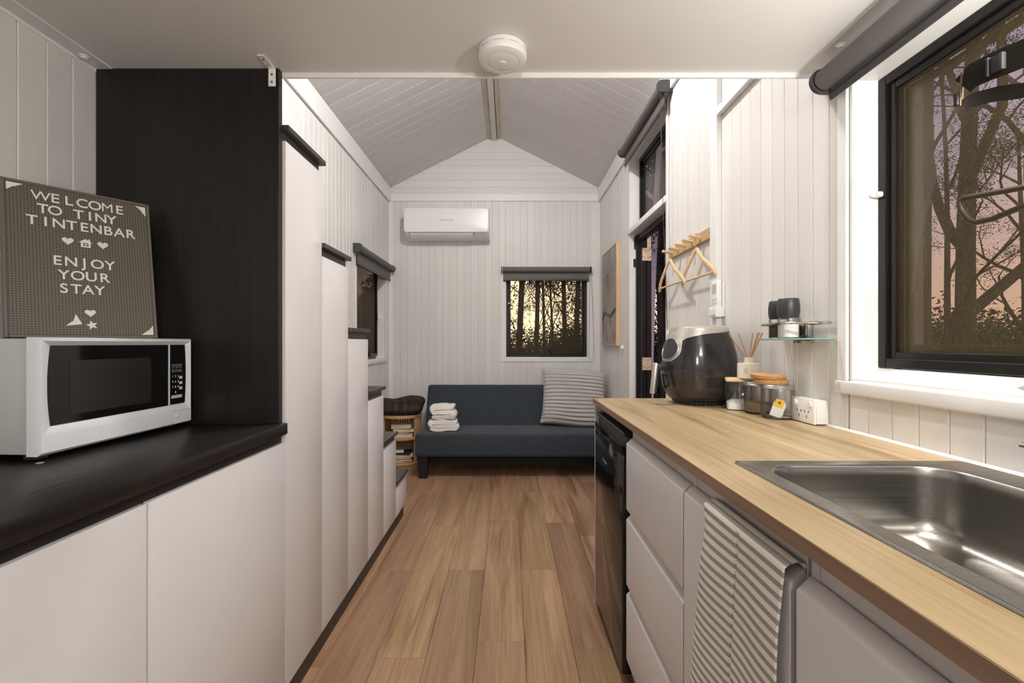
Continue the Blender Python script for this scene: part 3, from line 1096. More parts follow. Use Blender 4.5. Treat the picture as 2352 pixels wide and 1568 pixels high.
# dark tall panel
single('tall_dark_panel', MB().box(XL + 0.001, -0.7156, 1.4137, 1.4365, 0.925, ZL - 0.0005, 0.001, 1), 'black_wood_z', 'tall black wood-grain panel standing at the end of the dark worktop', 'panel', (-1.0, 1.425, 0.925))
br = thing('angle_bracket', 'small white steel angle bracket fixing the black panel to the loft', 'bracket', (-0.735, 1.41, ZL))
wpart(br, 'plate', MB().box(-0.746, -0.724, 1.4097, 1.4132, 1.972, ZL - 0.0007, 0.0008, 1).box(-0.746, -0.724, 1.345, 1.4132, ZL - 0.0042, ZL - 0.0007, 0.0008, 1), 'plastic_white')
for zz in (1.985, 2.008):
    wpart(br, 'screw', MB().cyl((-0.735, 1.4098, zz), (-0.735, 1.408, zz), 0.0045, 0.003, 12), 'chrome')
for yy in (1.362, 1.392):
    wpart(br, 'screw', MB().cyl((-0.735, yy, ZL - 0.004), (-0.735, yy, ZL - 0.006), 0.0045, 0.003, 12), 'chrome')

# dark worktop
single('dark_worktop', MB().box(XL + 0.001, -0.698, -0.9, 1.4365, 0.890, 0.9248, 0.003, 2), 'black_wood_y', 'black wood-grain worktop under the microwave', 'worktop', (-1.0, 0.4, 0.89))


def left_cabinet(label, y0, y1):
    t = thing('base_cabinet', label, 'cabinet', (-0.98, (y0 + y1) / 2, 0))
    wpart(t, 'body', MB().box(XL + 0.001, FX - 0.021, y0, y1, 0.08, 0.8895), 'white_cabinet')
    wpart(t, 'plinth', MB().box(XL + 0.02, -0.722, y0, y1, 0, 0.08), 'dark_plinth')
    wpart(t, 'finger_rail', MB().box(FX - 0.0208, FX - 0.012, y0, y1, 0.845, 0.8895), 'black_wood_y')
    wpart(t, 'door', MB().box(FX - 0.0195, FX, y0 + 0.002, y1 - 0.002, 0.083, 0.864, 0.0018, 2), 'white_cabinet')
    return t


left_cabinet('white handleless cabinet under the dark worktop, next to the stairs', 0.8905, 1.4345)
left_cabinet('white handleless cabinet, middle of three under the dark worktop', 0.35, 0.8895)
left_cabinet('white handleless cabinet at the kitchen end of the dark worktop', -0.2, 0.349)

# storage stairs
st = thing('storage_staircase', 'white cupboard staircase with dark treads rising to the loft', 'staircase', (-0.98, 2.28, 0))
Y0S, PS, RS = 1.4375, 0.2815, 0.311
mb = MB()
for i in range(6):
    top = RS * (6 - i)
    mb.box(XL + 0.001, FX - 0.021, Y0S + PS * i, Y0S + PS * (i + 1) - 0.001, 0.08, top - 0.0185)
wpart(st, 'carcass', mb, 'white_cabinet')
wpart(st, 'plinth', MB().box(XL + 0.02, -0.721, Y0S, Y0S + PS * 6 - 0.018, 0, 0.08), 'dark_plinth')
for i in range(6):
    top = RS * (6 - i)
    a, b = Y0S + PS * i, Y0S + PS * (i + 1)
    wpart(st, 'tread', MB().box(XL + 0.001, FX + 0.010, a + (0.0005 if i else 0.0), b + 0.012, top - 0.018, top, 0.0015, 1), 'dark_tread')
    wpart(st, 'finger_rail', MB().box(FX - 0.0208, FX - 0.012, a, b - 0.001, top - 0.062, top - 0.0185), 'dark_tread')
    wpart(st, 'door', MB().box(FX - 0.0195, FX, a + 0.0018, b - 0.0018, 0.083, top - 0.050, 0.0018, 2), 'white_cabinet')

# ================================================================== bench side
BZ = 0.925                                      # bench top
GX = 0.388                                      # front plane of the units
mb = MB()
BT = 0.022
mb.box(0.383, 0.503, -0.9, 2.07, BZ - BT, BZ)
mb.box(0.884, XR - 0.001, -0.9, 2.07, BZ - BT, BZ)
mb.box(0.503, 0.884, 0.934, 2.07, BZ - BT, BZ)
mb.box(0.503, 0.884, -0.9, 0.335, BZ - BT, BZ)
bt = thing('kitchen_benchtop', 'long oak-look laminate benchtop with brown edge', 'benchtop', (0.68, 0.6, BZ - BT))
wpart(bt, 'top', mb, 'oak_bench')
wpart(bt, 'edge_strip', MB().box(0.3815, 0.383, -0.9, 2.0715, BZ - BT, BZ - 0.0006).box(0.383, XR - 0.001, 2.07, 2.0715, BZ - BT, BZ - 0.0006), 'bench_edge')
wpart(bt, 'sealant_bead', MB().prism([(XR - 0.0005, BZ), (XR - 0.006, BZ), (XR - 0.0005, BZ + 0.006)], 'Y', -0.9, 2.07), 'white_trim')

ep = single('bench_end_panel', MB().box(GX, XR - 0.001, 2.046, 2.062, 0, BZ - BT - 0.0005, 0.001, 1), 'grey_cabinet', 'pale end panel closing the bench beside the small fridge', 'panel', (0.68, 2.054, 0))

# small fridge
fr = thing('bar_fridge', 'small black under-bench fridge with a moulded top handle', 'fridge', (0.66, 1.79, 0))
wpart(fr, 'cabinet', MB().box(0.44, 0.94, 1.552, 2.036, 0.02, 0.868, 0.004, 1), 'plastic_dark')
mb = MB()
mb.box(0.386, 0.434, 1.552, 2.036, 0.045, 0.795, 0.004, 2)
door = wpart(fr, 'door', mb, 'black_gloss')
# hollow handle: bar standing behind the door's scooped top edge
mb = MB()
mb.box(0.402, 0.428, 1.556, 2.032, 0.795, 0.855, 0.005, 2)
wpart(fr, 'handle', mb, 'plastic_dark')
mb = MB()
n = 24
sc_ = []
for k in range(n + 1):
    yy = 1.552 + 0.484 * k / n
    s_ = abs(2 * k / n - 1)
    sc_.append((yy, 0.795 + 0.030 * s_ ** 3))
mb.prism([(1.552, 0.793)] + sc_ + [(2.036, 0.793)], 'X', 0.386, 0.393)
part(door, 'scooped_lip', mb, 'black_gloss', None, True)
wpart(fr, 'top_cap', MB().box(0.392, 0.44, 1.554, 2.034, 0.856, 0.868, 0.003, 1), 'plastic_dark')
mtx = Matrix.Translation((0.3858, 1.835, 0.693)) @ Matrix(((0, 0, -1, 0), (-1, 0, 0, 0), (0, 1, 0, 0), (0, 0, 0, 1)))
part(door, 'badge', MB().text('Hisense', 0.022, 0.0004, mtx), 'lid_silver', None, True)
for xx in (0.47, 0.90):
    for yy in (1.60, 1.99):
        wpart(fr, 'foot', MB().cyl((xx, yy, 0), (xx, yy, 0.021), 0.015, None, 10), 'rubber')


def bench_cabinet(label, y0, y1, fronts, name='base_cabinet', kind='door'):
    t = thing(name, label, 'cabinet', (0.68, (y0 + y1) / 2, 0))
    wpart(t, 'body', MB().box(0.43, XR - 0.001, y0, y1, 0.10, 0.755), 'cabinet_inside')
    wpart(t, 'top_rail', MB().box(0.412, 0.428, y0 + 0.001, y1 - 0.001, 0.80, BZ - BT - 0.0005, 0.001, 1), 'grey_cabinet')
    wpart(t, 'side_panel', MB().box(0.41, 0.429, y1 - 0.016, y1, 0.10, BZ - BT - 0.0005), 'grey_cabinet')
    wpart(t, 'plinth', MB().box(0.45, 0.466, y0, y1, 0, 0.10), 'grey_cabinet')
    for z0, z1 in fronts:
        poly = [(GX, z0), (GX, z1 - 0.019), (GX + 0.0015, z1 - 0.0165), (GX + 0.0175, z1 - 0.0008), (GX + 0.0195, z1), (GX + 0.021, z1), (GX + 0.021, z0)]
        wpart(t, kind, MB().prism(poly, 'Y', y0 + 0.002, y1 - 0.002), 'grey_cabinet')
    return t


bench_cabinet('pale three-drawer unit between the small fridge and the tea towel', 1.012, 1.506, ((0.628, 0.862), (0.380, 0.612), (0.134, 0.364)), 'drawer_unit', 'drawer')
bench_cabinet('pale cabinet whose door carries the striped tea towel', 0.627, 1.010, ((0.134, 0.862),))
bench_cabinet('pale cabinet with a bare door under the sink bowl', -0.10, 0.616, ((0.134, 0.862),))
single('filler_strip', MB().box(0.43, 0.446, 1.508, 1.530, 0.0, BZ - BT - 0.0005), 'plastic_dark', 'dark filler strip between the small fridge and the drawers', 'panel', (0.44, 1.52, 0))

# striped tea towel over the door top
TW0, TW1 = 0.629, 0.885


def towel_pt(u, v):
    # v: 0 tail behind the door, ~0.08 at the top edge, 1 bottom hem; u: 0 near end .. 1 far end
    L = 0.62
    s = v * L
    back = 0.05
    y = TW0 + (TW1 - TW0) * u
    if s < back:
        z = 0.872 - (back - s)
        x = GX + 0.0225
    elif s < back + 0.036:
        k = (s - back) / 0.036
        x = GX + 0.0225 - 0.033 * k
        z = 0.872 + 0.004 * math.sin(PI * k) - 0.010 * k * k
    else:
        d = s - back - 0.036
        z = 0.862 - d
        fold = 0.0065 * (math.sin(u * 8.2 + 0.7) * 0.6 + 0.6) * min(1, d / 0.10)
        x = GX - 0.0075 - fold - 0.010 * (d / 0.5) * u
        if 0.475 < u < 0.525:
            x += 0.003 * (1 - abs(u - 0.5) / 0.025)
        if u > 0.90:
            x += 0.012 * ((u - 0.90) / 0.10) ** 2 * min(1, d / 0.06)
        y += (0.055 * u + 0.02 * (1 - u)) * (d / 0.37)
        z += 0.004 * math.sin(u * 5 + 1) * min(1, d / 0.1)
    return (x, y, z)


mb = MB().grid(towel_pt, 60, 90)
for f in mb.bm.faces:
    for lp in f.loops:
        uv = lp[mb.bm.loops.layers.uv.active].uv
        uv.y *= 0.62
tt = single('tea_towel', mb, 'striped_linen', 'grey and cream striped tea towel draped over a cabinet door', 'towel', (GX, 0.74, 0.872), angle=80)
sm = tt.modifiers.new('thickness', 'SOLIDIFY')
sm.thickness = 0.0022
sm.offset = 0

# ================================================================== sink and tap
sk = thing('kitchen_sink', 'stainless steel sink set into the oak-look benchtop', 'sink', (0.70, 0.65, BZ))
SX0, SX1, SY0, SY1 = 0.472, 0.957, 0.27, 0.962
BX0, BX1, BY0, BY1 = 0.512, 0.878, 0.342, 0.928
rg = [rrect(SX0, SX1, SY0, SY1, 0.012, BZ + 0.0006),
      rrect(SX0 + 0.002, SX1 - 0.002, SY0 + 0.002, SY1 - 0.002, 0.012, BZ + 0.0032),
      rrect(SX0 + 0.006, SX1 - 0.006, SY0 + 0.006, SY1 - 0.006, 0.012, BZ + 0.0032),
      rrect(SX0 + 0.010, SX1 - 0.010, SY0 + 0.010, SY1 - 0.010, 0.012, BZ + 0.0022),
      rrect(BX0 - 0.006, BX1 + 0.006, BY0 - 0.006, BY1 + 0.006, 0.075, BZ + 0.0022),
      rrect(BX0 - 0.002, BX1 + 0.002, BY0 - 0.002, BY1 + 0.002, 0.071, BZ + 0.0008),
      rrect(BX0, BX1, BY0, BY1, 0.069, BZ - 0.004)]
for dz, ins in ((-0.02, 0.001), (-0.10, 0.005), (-0.118, 0.008), (-0.130, 0.014), (-0.139, 0.024), (-0.144, 0.038), (-0.146, 0.055)):
    rg.append(rrect(BX0 + ins, BX1 - ins, BY0 + ins, BY1 - ins, max(0.069 - ins * 0.6, 0.02), BZ + dz))
cxs, cys = (BX0 + BX1) / 2, (BY0 + BY1) / 2
n_ = len(rg[0])
drain = []
for k in range(n_):
    p = rg[-1][k]
    a = math.atan2(p[1] - cys, p[0] - cxs)
    drain.append((cxs + 0.045 * math.cos(a), cys + 0.045 * math.sin(a), BZ - 0.150))
rg.append(drain)
wpart(sk, 'bowl', MB().rings(rg, False, False), 'stainless', angle=50)
wpart(sk, 'drain', MB().lathe([(0.046, -0.150), (0.040, -0.153), (0.036, -0.160), (0.001, -0.162)], 24, (cxs, cys, BZ), True), 'chrome')
tp = thing('mixer_tap', 'chrome mixer tap behind the sink with a side lever', 'tap', (0.920, 0.60, BZ + 0.0022))
wpart(tp, 'body', MB().lathe([(0.026, 0), (0.026, 0.006), (0.021, 0.010), (0.021, 0.085), (0.018, 0.09), (0.001, 0.091)], 24, (0.918, 0.60, BZ + 0.0024)), 'chrome')
wpart(tp, 'spout', MB().tube([(0.918, 0.60, BZ + 0.085), (0.918, 0.60, BZ + 0.20)] + arc_pts((0.828, 0.60, BZ + 0.20), 0.09, 0, 170, 12, 'XZ')[1:] + [(0.738, 0.60, BZ + 0.15)], 0.011, 14), 'chrome')
wpart(tp, 'lever', MB().tube([(0.918, 0.615, BZ + 0.066), (0.905, 0.66, BZ + 0.069), (0.893, 0.735, BZ + 0.0735), (0.886, 0.787, BZ + 0.076), (0.8855, 0.7895, BZ + 0.076)], [0.010, 0.0065, 0.0055, 0.0052, 0.003], 12), 'chrome')

# ================================================================== small things on the bench
# double power point in its surface box
gp = thing('power_point', 'white double power point in a surface box on the bench', 'power point', (0.95, 1.4375, BZ))
wpart(gp, 'box', MB().box(0.934, XR - 0.0008, 1.381, 1.494, BZ + 0.003, BZ + 0.077, 0.004, 2), 'plastic_white')
fp = wpart(gp, 'faceplate', MB().box(0.926, 0.9338, 1.380, 1.495, BZ + 0.002, BZ + 0.078, 0.003, 2), 'plastic_white')
for yc in (1.398, 1.470):
    sw = part(fp, 'switch', MB().cyl((0.9262, yc, BZ + 0.062), (0.9215, yc, BZ + 0.062), 0.0095, 0.0075, 20), 'plastic_white', None, True)
for yc in (1.416, 1.452):
    mb = MB()
    for dy, dz, tilt in ((-0.0095, 0.005, 28), (0.0095, 0.005, -28), (0.0, -0.0105, 0)):
        mb.box(0.9254, 0.9262, yc + dy - 0.0011, yc + dy + 0.0011, BZ + 0.033 + dz - 0.0045, BZ + 0.033 + dz + 0.0045, 0, 1, Matrix.Rotation(math.radians(tilt), 4, 'X'))
    part(fp, 'socket', mb, 'rubber', None, True)


def jar_round(label, x, y, r, h, glass, lidm):
    t = thing('glass_jar', label, 'jar', (x, y, BZ))
    part(t, 'glass', MB().lathe([(r * 0.86, 0.0004), (r * 0.96, 0.004), (r, 0.012), (r, h * 0.82), (r * 0.94, h * 0.90), (r * 0.90, h * 0.93)], 40, (0, 0, 0), False), glass)
    part(t, 'base', MB().lathe([(r * 0.86, 0.0006), (r * 0.95, 0.005), (0.001, 0.006)], 40, (0, 0, 0), True), glass)
    part(t, 'lid', MB().lathe([(r * 0.99, h * 0.885), (r * 1.03, h * 0.895), (r * 1.03, h * 0.925), (r * 0.98, h * 0.94), (r * 0.98, h * 0.975), (r * 0.94, h), (0.001, h)], 40, (0, 0, 0), True), lidm)
    return t


# square jar with wooden lid
qx, qy = 0.872, 1.729
q = thing('glass_jar', 'square glass jar with wooden lid holding white sugar', 'jar', (qx, qy, BZ), (0, 0, math.radians(-22)))
s = 0.043
part(q, 'glass', MB().rings([rrect(-s, s, -s, s, 0.012, 0.0005), rrect(-s, s, -s, s, 0.012, 0.102), rrect(-s + 0.004, s - 0.004, -s + 0.004, s - 0.004, 0.010, 0.108)], True, False), 'jar_glass')
part(q, 'sugar', MB().rings([rrect(-s + 0.003, s - 0.003, -s + 0.003, s - 0.003, 0.010, 0.003), rrect(-s + 0.003, s - 0.003, -s + 0.003, s - 0.003, 0.010, 0.026), rrect(-s + 0.02, s - 0.01, -s + 0.02, s - 0.01, 0.008, 0.036)]), 'salt')
part(q, 'lid', MB().rings([rrect(-s, s, -s, s, 0.012, 0.106), rrect(-s - 0.003, s + 0.003, -s - 0.003, s + 0.003, 0.014, 0.108), rrect(-s - 0.003, s + 0.003, -s - 0.003, s + 0.003, 0.014, 0.116), rrect(-s + 0.001, s - 0.001, -s + 0.001, s - 0.001, 0.012, 0.119)]), 'hanger_wood')

j2 = jar_round('round glass jar with silver lid and brown contents, between two other jars', 0.893, 1.632, 0.046, 0.112, 'jar_smoke', 'lid_silver')
part(j2, 'contents', MB().lathe([(0.001, 0.007), (0.043, 0.008), (0.043, 0.030), (0.036, 0.040), (0.001, 0.044)], 32), 'brown_sugar')
j3 = jar_round('round glass jar with silver lid and a tea bag inside', 0.902, 1.528, 0.050, 0.112, 'jar_glass', 'lid_silver')
# tea bag with yellow tag leaning inside the jar
tb = thing('tea_bag', 'white tea bag with a yellow tag inside the glass jar', 'tea bag', (0.885, 1.513, BZ + 0.0068), (math.radians(-14), math.radians(14), math.radians(-52)))
part(tb, 'bag', MB().raw([(-0.019, 0, 0), (0.019, 0, 0), (0.019, 0, 0.046), (0.011, 0, 0.056), (-0.011, 0, 0.056), (-0.019, 0, 0.046), (-0.019, 0.003, 0), (0.019, 0.003, 0), (0.019, 0.003, 0.046), (0.011, 0.003, 0.056), (-0.011, 0.003, 0.056), (-0.019, 0.003, 0.046)],
     [[5, 4, 3, 2, 1, 0], [6, 7, 8, 9, 10, 11]] + [[i, (i + 1) % 6, 6 + (i + 1) % 6, 6 + i] for i in range(6)]), 'paper_white')
tg = part(tb, 'tag', MB().box(-0.015, 0.012, -0.0022, -0.0008, 0.034, 0.059), 'tag_yellow')
part(tg, 'print', MB().lathe([(0.0045, -0.0003), (0.0045, 0.0003)], 16, (0, 0, 0)).raw([], []), 'cover_red')
tg.children[0].rotation_euler = (PI / 2, 0, 0)
tg.children[0].location = (-0.001, -0.0026, 0.048)
cv = single('tea_tag', MB().box(0.895, 0.925, 1.485, 1.512, BZ + 0.0068, BZ + 0.0076), 'hanger_wood', 'loose paper tag on the bottom of the tea jar', 'tag', (0.91, 1.50, BZ + 0.0068))

# two cork coasters on the jar lid
for i, (dx, dy, tl) in enumerate(((0.0, 0.0, 0), (-0.006, 0.006, 3.0))):
    mb = MB().lathe([(0.050, 0), (0.053, 0.003), (0.0555, 0.013), (0.052, 0.0145), (0.001, 0.0145)], 36)
    me = mb.mesh('cork')
    o = add('cork_coaster', me, None, (0.896 + dx, 1.556 + dy, BZ + 0.1124 + (0.0 if i == 0 else 0.0172)), (math.radians(tl), math.radians(tl * 0.4), 0))
    tag(o, ('cork coaster lying directly on the silver jar lid', 'upper of two stacked cork coasters, slightly tilted')[i], 'coaster', 'cork coasters on the jars')

# reed diffuser on the wooden lid
dfx, dfy, dfz = 0.893, 1.692, BZ + 0.1195
df = thing('reed_diffuser', 'cream ceramic reed diffuser with brown sticks', 'diffuser', (dfx, dfy, dfz))
part(df, 'bottle', MB().lathe([(0.037, 0), (0.040, 0.003), (0.040, 0.052), (0.038, 0.057), (0.017, 0.0585), (0.0165, 0.061), (0.0165, 0.078), (0.012, 0.079), (0.011, 0.06)], 40), 'ceramic_cream')
mb = MB()
mtx = Matrix.Rotation(math.radians(200), 4, 'Z') @ Matrix.Translation((0, 0, 0))
for k, w in enumerate((0.014, 0.010, 0.013)):
    for q_ in range(3):
        a0_ = math.radians(222 + q_ * 5)
        mb.box(-0.0003, 0.0003, -0.0016, 0.0016, 0.036 - k * 0.006, 0.0375 - k * 0.006, 0, 1)
        for v in list(mb.bm.verts)[-8:]:
            p = Vector((v.co.x + 0.0402, v.co.y, v.co.z))
            v.co = Matrix.Rotation(a0_, 3, 'Z') @ p
part(df, 'printed_label', mb, 'print_grey')
for tx, ty in ((-0.062, 0.03), (-0.022, 0.035), (0.030, 0.03), (0.045, -0.01), (0.040, 0.015), (0.055, 0.012), (0.028, -0.02)):
    part(df, 'reed', MB().cyl((-tx * 0.12, -ty * 0.12, 0.045), (tx, ty, 0.172 - 0.2 * (abs(tx) + abs(ty)) * 0.2), 0.0019, None, 6), 'reed')

# glass wall shelf with rail
sh = thing('glass_shelf', 'small D-shaped glass wall shelf with a chrome rail', 'shelf', (XR, 1.475, 1.186))


def d_outline(x_in, x_out, y0, y1, r, n=8):
    pts = [(x_in, y0)]
    for k in range(n + 1):
        a = math.radians(270 - 90 * k / n)
        pts.append((x_out + r + r * math.cos(a), y0 + r + r * math.sin(a)))
    for k in range(n + 1):
        a = math.radians(180 - 90 * k / n)
        pts.append((x_out + r + r * math.cos(a), y1 - r + r * math.sin(a)))
    pts.append((x_in, y1))
    return pts


dl = d_outline(XR - 0.004, 0.852, 1.352, 1.605, 0.085)
wpart(sh, 'glass', MB().prism(dl, 'Z', 1.186, 1.1915), 'shelf_glass')
wpart(sh, 'glass_edge', MB().tube([(x - 0.0002 * 0, y, 1.18875) for x, y in dl], 0.0022, 6), 'glass_edge')
rl = d_outline(XR - 0.012, 0.856, 1.356, 1.601, 0.082)
wpart(sh, 'rail', MB().tube([(x, y, 1.2375) for x, y in rl], 0.0042, 10, True), 'chrome')
wpart(sh, 'bracket', MB().box(0.938, XR - 0.0008, 1.448, 1.500, 1.176, 1.185, 0.002, 2).box(0.955, XR - 0.0008, 1.452, 1.496, 1.1918, 1.245, 0.002, 2), 'chrome')


def mill(name, label, x, y, fill, group):
    t = thing(name, label, 'grinder', (x, y, 1.1917), group=group)
    part(t, 'glass', MB().lathe([(0.029, 0.0003), (0.031, 0.003), (0.031, 0.06), (0.028, 0.068)], 36, (0, 0, 0), False), 'jar_glass')
    part(t, 'contents', MB().lathe([(0.001, 0.003), (0.0285, 0.0035), (0.0285, 0.048), (0.001, 0.05)], 28), fill)
    part(t, 'lid', MB().lathe([(0.027, 0.066), (0.0295, 0.0665), (0.0325, 0.085), (0.0325, 0.102), (0.030, 0.124), (0.028, 0.127), (0.001, 0.1275)], 36), 'mill_lid')
    return t


m_, nt_, b_ = new_mat('peppercorn')
vo_ = nt_.nodes.new('ShaderNodeTexVoronoi')
vo_.inputs['Scale'].default_value = 230
nt_.links.new(mapped(nt_, (1, 1, 1)), vo_.inputs['Vector'])
nt_.links.new(ramp(nt_, vo_.outputs['Distance'], [(0.1, (0.16, 0.105, 0.08)), (0.6, (0.012, 0.009, 0.008))]), b_.inputs['Base Color'])
M['peppercorn'] = m_
mill('pepper_mill', 'black-capped pepper grinder on the glass shelf', 0.921, 1.552, 'peppercorn', 'grinders on the glass shelf')
mill('salt_mill', 'black-capped salt grinder on the glass shelf', 0.898, 1.462, 'salt', 'grinders on the glass shelf')

# ------------------------------------------------------------------ air fryer
AX, AY = 0.795, 1.905
af = thing('air_fryer', 'black egg-shaped air fryer with silver trim and handle', 'air fryer', (AX, AY, BZ), (0, 0, math.radians(9)))
APROF = [(0.016, 0.108), (0.030, 0.122), (0.07, 0.138), (0.12, 0.1455), (0.16, 0.145), (0.20, 0.140), (0.24, 0.131), (0.28, 0.119), (0.305, 0.110)]


def fr_R(z):
    if z <= APROF[0][0]:
        return APROF[0][1]
    for (z0_, r0_), (z1_, r1_) in zip(APROF, APROF[1:]):
        if z <= z1_:
            k = (z - z0_) / (z1_ - z0_)
            k2 = k * k * (3 - 2 * k) * 0.3 + k * 0.7
            return r0_ + (r1_ - r0_) * k2
    return APROF[-1][1]


def fr_pt(th, z, off=0.0):
    r = fr_R(z) + off
    c_, s_ = math.cos(th), math.sin(th)
    p = 2.5
    k = (abs(c_) ** p + abs(s_) ** p) ** (-1 / p)
    return (r * k * c_ * 0.99, r * k * s_ * 0.93, z)


zs = [0.016 + (0.305 - 0.016) * k / 22 for k in range(23)]
part(af, 'body', MB().rings([[fr_pt(2 * PI * k / 48, z_) for k in range(48)] for z_ in zs]), 'fryer_black', angle=60)
part(af, 'base', MB().rings([[fr_pt(2 * PI * k / 48, 0.016, o_)[:2] + (z_,) for k in range(48)] for z_, o_ in ((0.0005, -0.014), (0.008, -0.006), (0.0158, -0.004))]), 'plastic_dark')
# silver cap: covers the top, narrows into the neck that frames the dial


def trim_half(z):
    if z > 0.288:
        return PI * min(1.0, 0.42 + 0.58 * (z - 0.288) / 0.012)
    if z > 0.262:
        k = (z - 0.262) / 0.026
        return math.radians(34) + (PI * 0.42 - math.radians(34)) * k ** 1.6
    k = max(0.0, 1 - ((0.225 - z) / 0.052) ** 2) if z < 0.225 else 1.0
    return math.radians(33) * math.sqrt(k)


def cap_pt(u, v):
    z_ = 0.173 + (0.306 - 0.173) * v
    th = PI + (2 * u - 1) * trim_half(z_)
    return fr_pt(th, z_, 0.0022)


mb = MB().grid(cap_pt, 40, 40)
bmesh.ops.remove_doubles(mb.bm, verts=mb.bm.verts, dist=0.0002)
part(af, 'silver_trim', mb, 'fryer_silver', angle=60)
part(af, 'top_cap', MB().rings([[fr_pt(2 * PI * k / 48, 0.305, o_)[:2] + (z_,) for k in range(48)] for z_, o_ in ((0.300, 0.0024), (0.3075, 0.0024), (0.3165, -0.003), (0.3195, -0.012))]), 'fryer_silver')


def dial_pt(u, v):
    a = 2 * PI * u
    z_ = 0.226 + 0.041 * v * math.sin(a)
    th = PI + math.radians(25.5) * v * math.cos(a)
    return fr_pt(th, z_, 0.0035)


mb = MB().grid(dial_pt, 36, 6, True)
bmesh.ops.remove_doubles(mb.bm, verts=mb.bm.verts, dist=0.0002)
part(af, 'control_face', mb, 'mill_lid', angle=60)
mb = MB()
mb.tube([fr_pt(PI + math.radians(27) * math.cos(2 * PI * k / 36), 0.226 + 0.0435 * math.sin(2 * PI * k / 36), 0.004) for k in range(36)], 0.0026, 8, True)
part(af, 'dial_ring', mb, 'chrome')


def drawer_pt(u, v):
    z_ = 0.034 + (0.142 - 0.034) * v
    th = PI + (2 * u - 1) * math.radians(100)
    return fr_pt(th, z_, 0.0028)


dr = part(af, 'basket_drawer', MB().grid(drawer_pt, 36, 12), 'fryer_brown', angle=60)
part(af, 'seam', MB().tube([fr_pt(PI + math.radians(-100 + 200 * k / 30), 0.1425, 0.001) for k in range(31)], 0.0014, 6), 'rubber')
hx = -fr_R(0.13) * 1.0
mb = MB()
mb.box(hx - 0.050, hx + 0.010, -0.015, 0.015, 0.138, 0.166, 0.006, 2)
mb.box(hx - 0.050, hx - 0.030, -0.014, 0.014, 0.045, 0.166, 0.007, 2, Matrix.Rotation(math.radians(7), 4, 'Y'), (hx - 0.04, 0, 0.166))
hd = part(af, 'handle', mb, 'plastic_dark')
part(hd, 'handle_grip', MB().box(hx - 0.0545, hx - 0.042, -0.0145, 0.0145, 0.040, 0.169, 0.005, 2, Matrix.Rotation(math.radians(7), 4, 'Y'), (hx - 0.04, 0, 0.166)), 'fryer_silver')
mb = MB()
for k in range(6):
    a = math.radians(225 + 9 * k)
    p = fr_pt(a, 0.016, -0.003)
    mb.box(p[0] - 0.0018, p[0] + 0.0018, p[1] - 0.0018, p[1] + 0.0018, 0.002, 0.013)
part(af, 'foot', mb, 'rubber')
part(af, 'power_cord', MB().tube([(0.08, -0.075, 0.010), (0.115, -0.080, 0.004), (0.118, -0.085, 0.02), (0.122, -0.075, 0.07), (0.142, -0.055, 0.115), (0.165, -0.03, 0.125), (0.160, -0.01, 0.10), (0.150, 0.0, 0.04), (0.135, -0.01, 0.006)], 0.0040, 8), 'rubber')

# ================================================================== on the entry wall
rk = thing('peg_rail', 'oak wall rail with five pegs beside the open door', 'coat rack', (XR, 2.40, 1.70))
wpart(rk, 'board', MB().box(XR - 0.019, XR - 0.0005, 2.112, 2.705, 1.674, 1.728, 0.002, 1), 'oak_rail')
PEGY = [2.267 + 0.0975 * k for k in range(5)]
for yy in PEGY:
    wpart(rk, 'peg', MB().tube([(XR - 0.018, yy, 1.700), (XR - 0.060, yy, 1.708), (XR - 0.074, yy, 1.711), (XR - 0.077, yy, 1.7115)], [0.0085, 0.0075, 0.0085, 0.005], 14), 'hanger_wood')
for yy in (2.135, 2.160):
    wpart(rk, 'screw', MB().cyl((XR - 0.0192, yy, 1.70), (XR - 0.020, yy, 1.70), 0.005, None, 10), 'bench_edge')


def coat_hanger(label, yc, off):
    X = XR - off
    t = thing('coat_hanger', label, 'hanger', (X, yc, 1.63), group='hangers on the peg rail')
    for s in (-1, 1):
        path = [(X, yc + s * 0.002, 1.640), (X, yc + s * 0.018, 1.634), (X - 0.002, yc + s * 0.045, 1.610), (X - 0.003, yc + s * 0.09, 1.576), (X - 0.001, yc + s * 0.135, 1.548), (X + 0.004, yc + s * 0.172, 1.520), (X + 0.008, yc + s * 0.196, 1.492), (X + 0.009, yc + s * 0.2, 1.484)]
        wpart(t, 'arm', MB().tube(path, [0.011, 0.013, 0.0125, 0.0115, 0.012, 0.013, 0.0125, 0.008], 12, flat=0.55, up=(0, 0, 1)), 'hanger_wood')
    wpart(t, 'bar', MB().cyl((X + 0.005, yc - 0.186, 1.502), (X + 0.005, yc + 0.186, 1.502), 0.0055, None, 12), 'hanger_wood')
    hk = [(X, yc, 1.645), (X, yc, 1.680), (X, yc + 0.010, 1.692)] + arc_pts((X, yc, 1.7085), 0.0125, -35, 200, 12, 'YZ')
    wpart(t, 'hook', MB().tube(hk, 0.0017, 8), 'chrome')
    return t


coat_hanger('wooden coat hanger on the peg nearest the bench', PEGY[0], 0.040)
coat_hanger('wooden coat hanger on the second peg from the door', PEGY[3], 0.068)

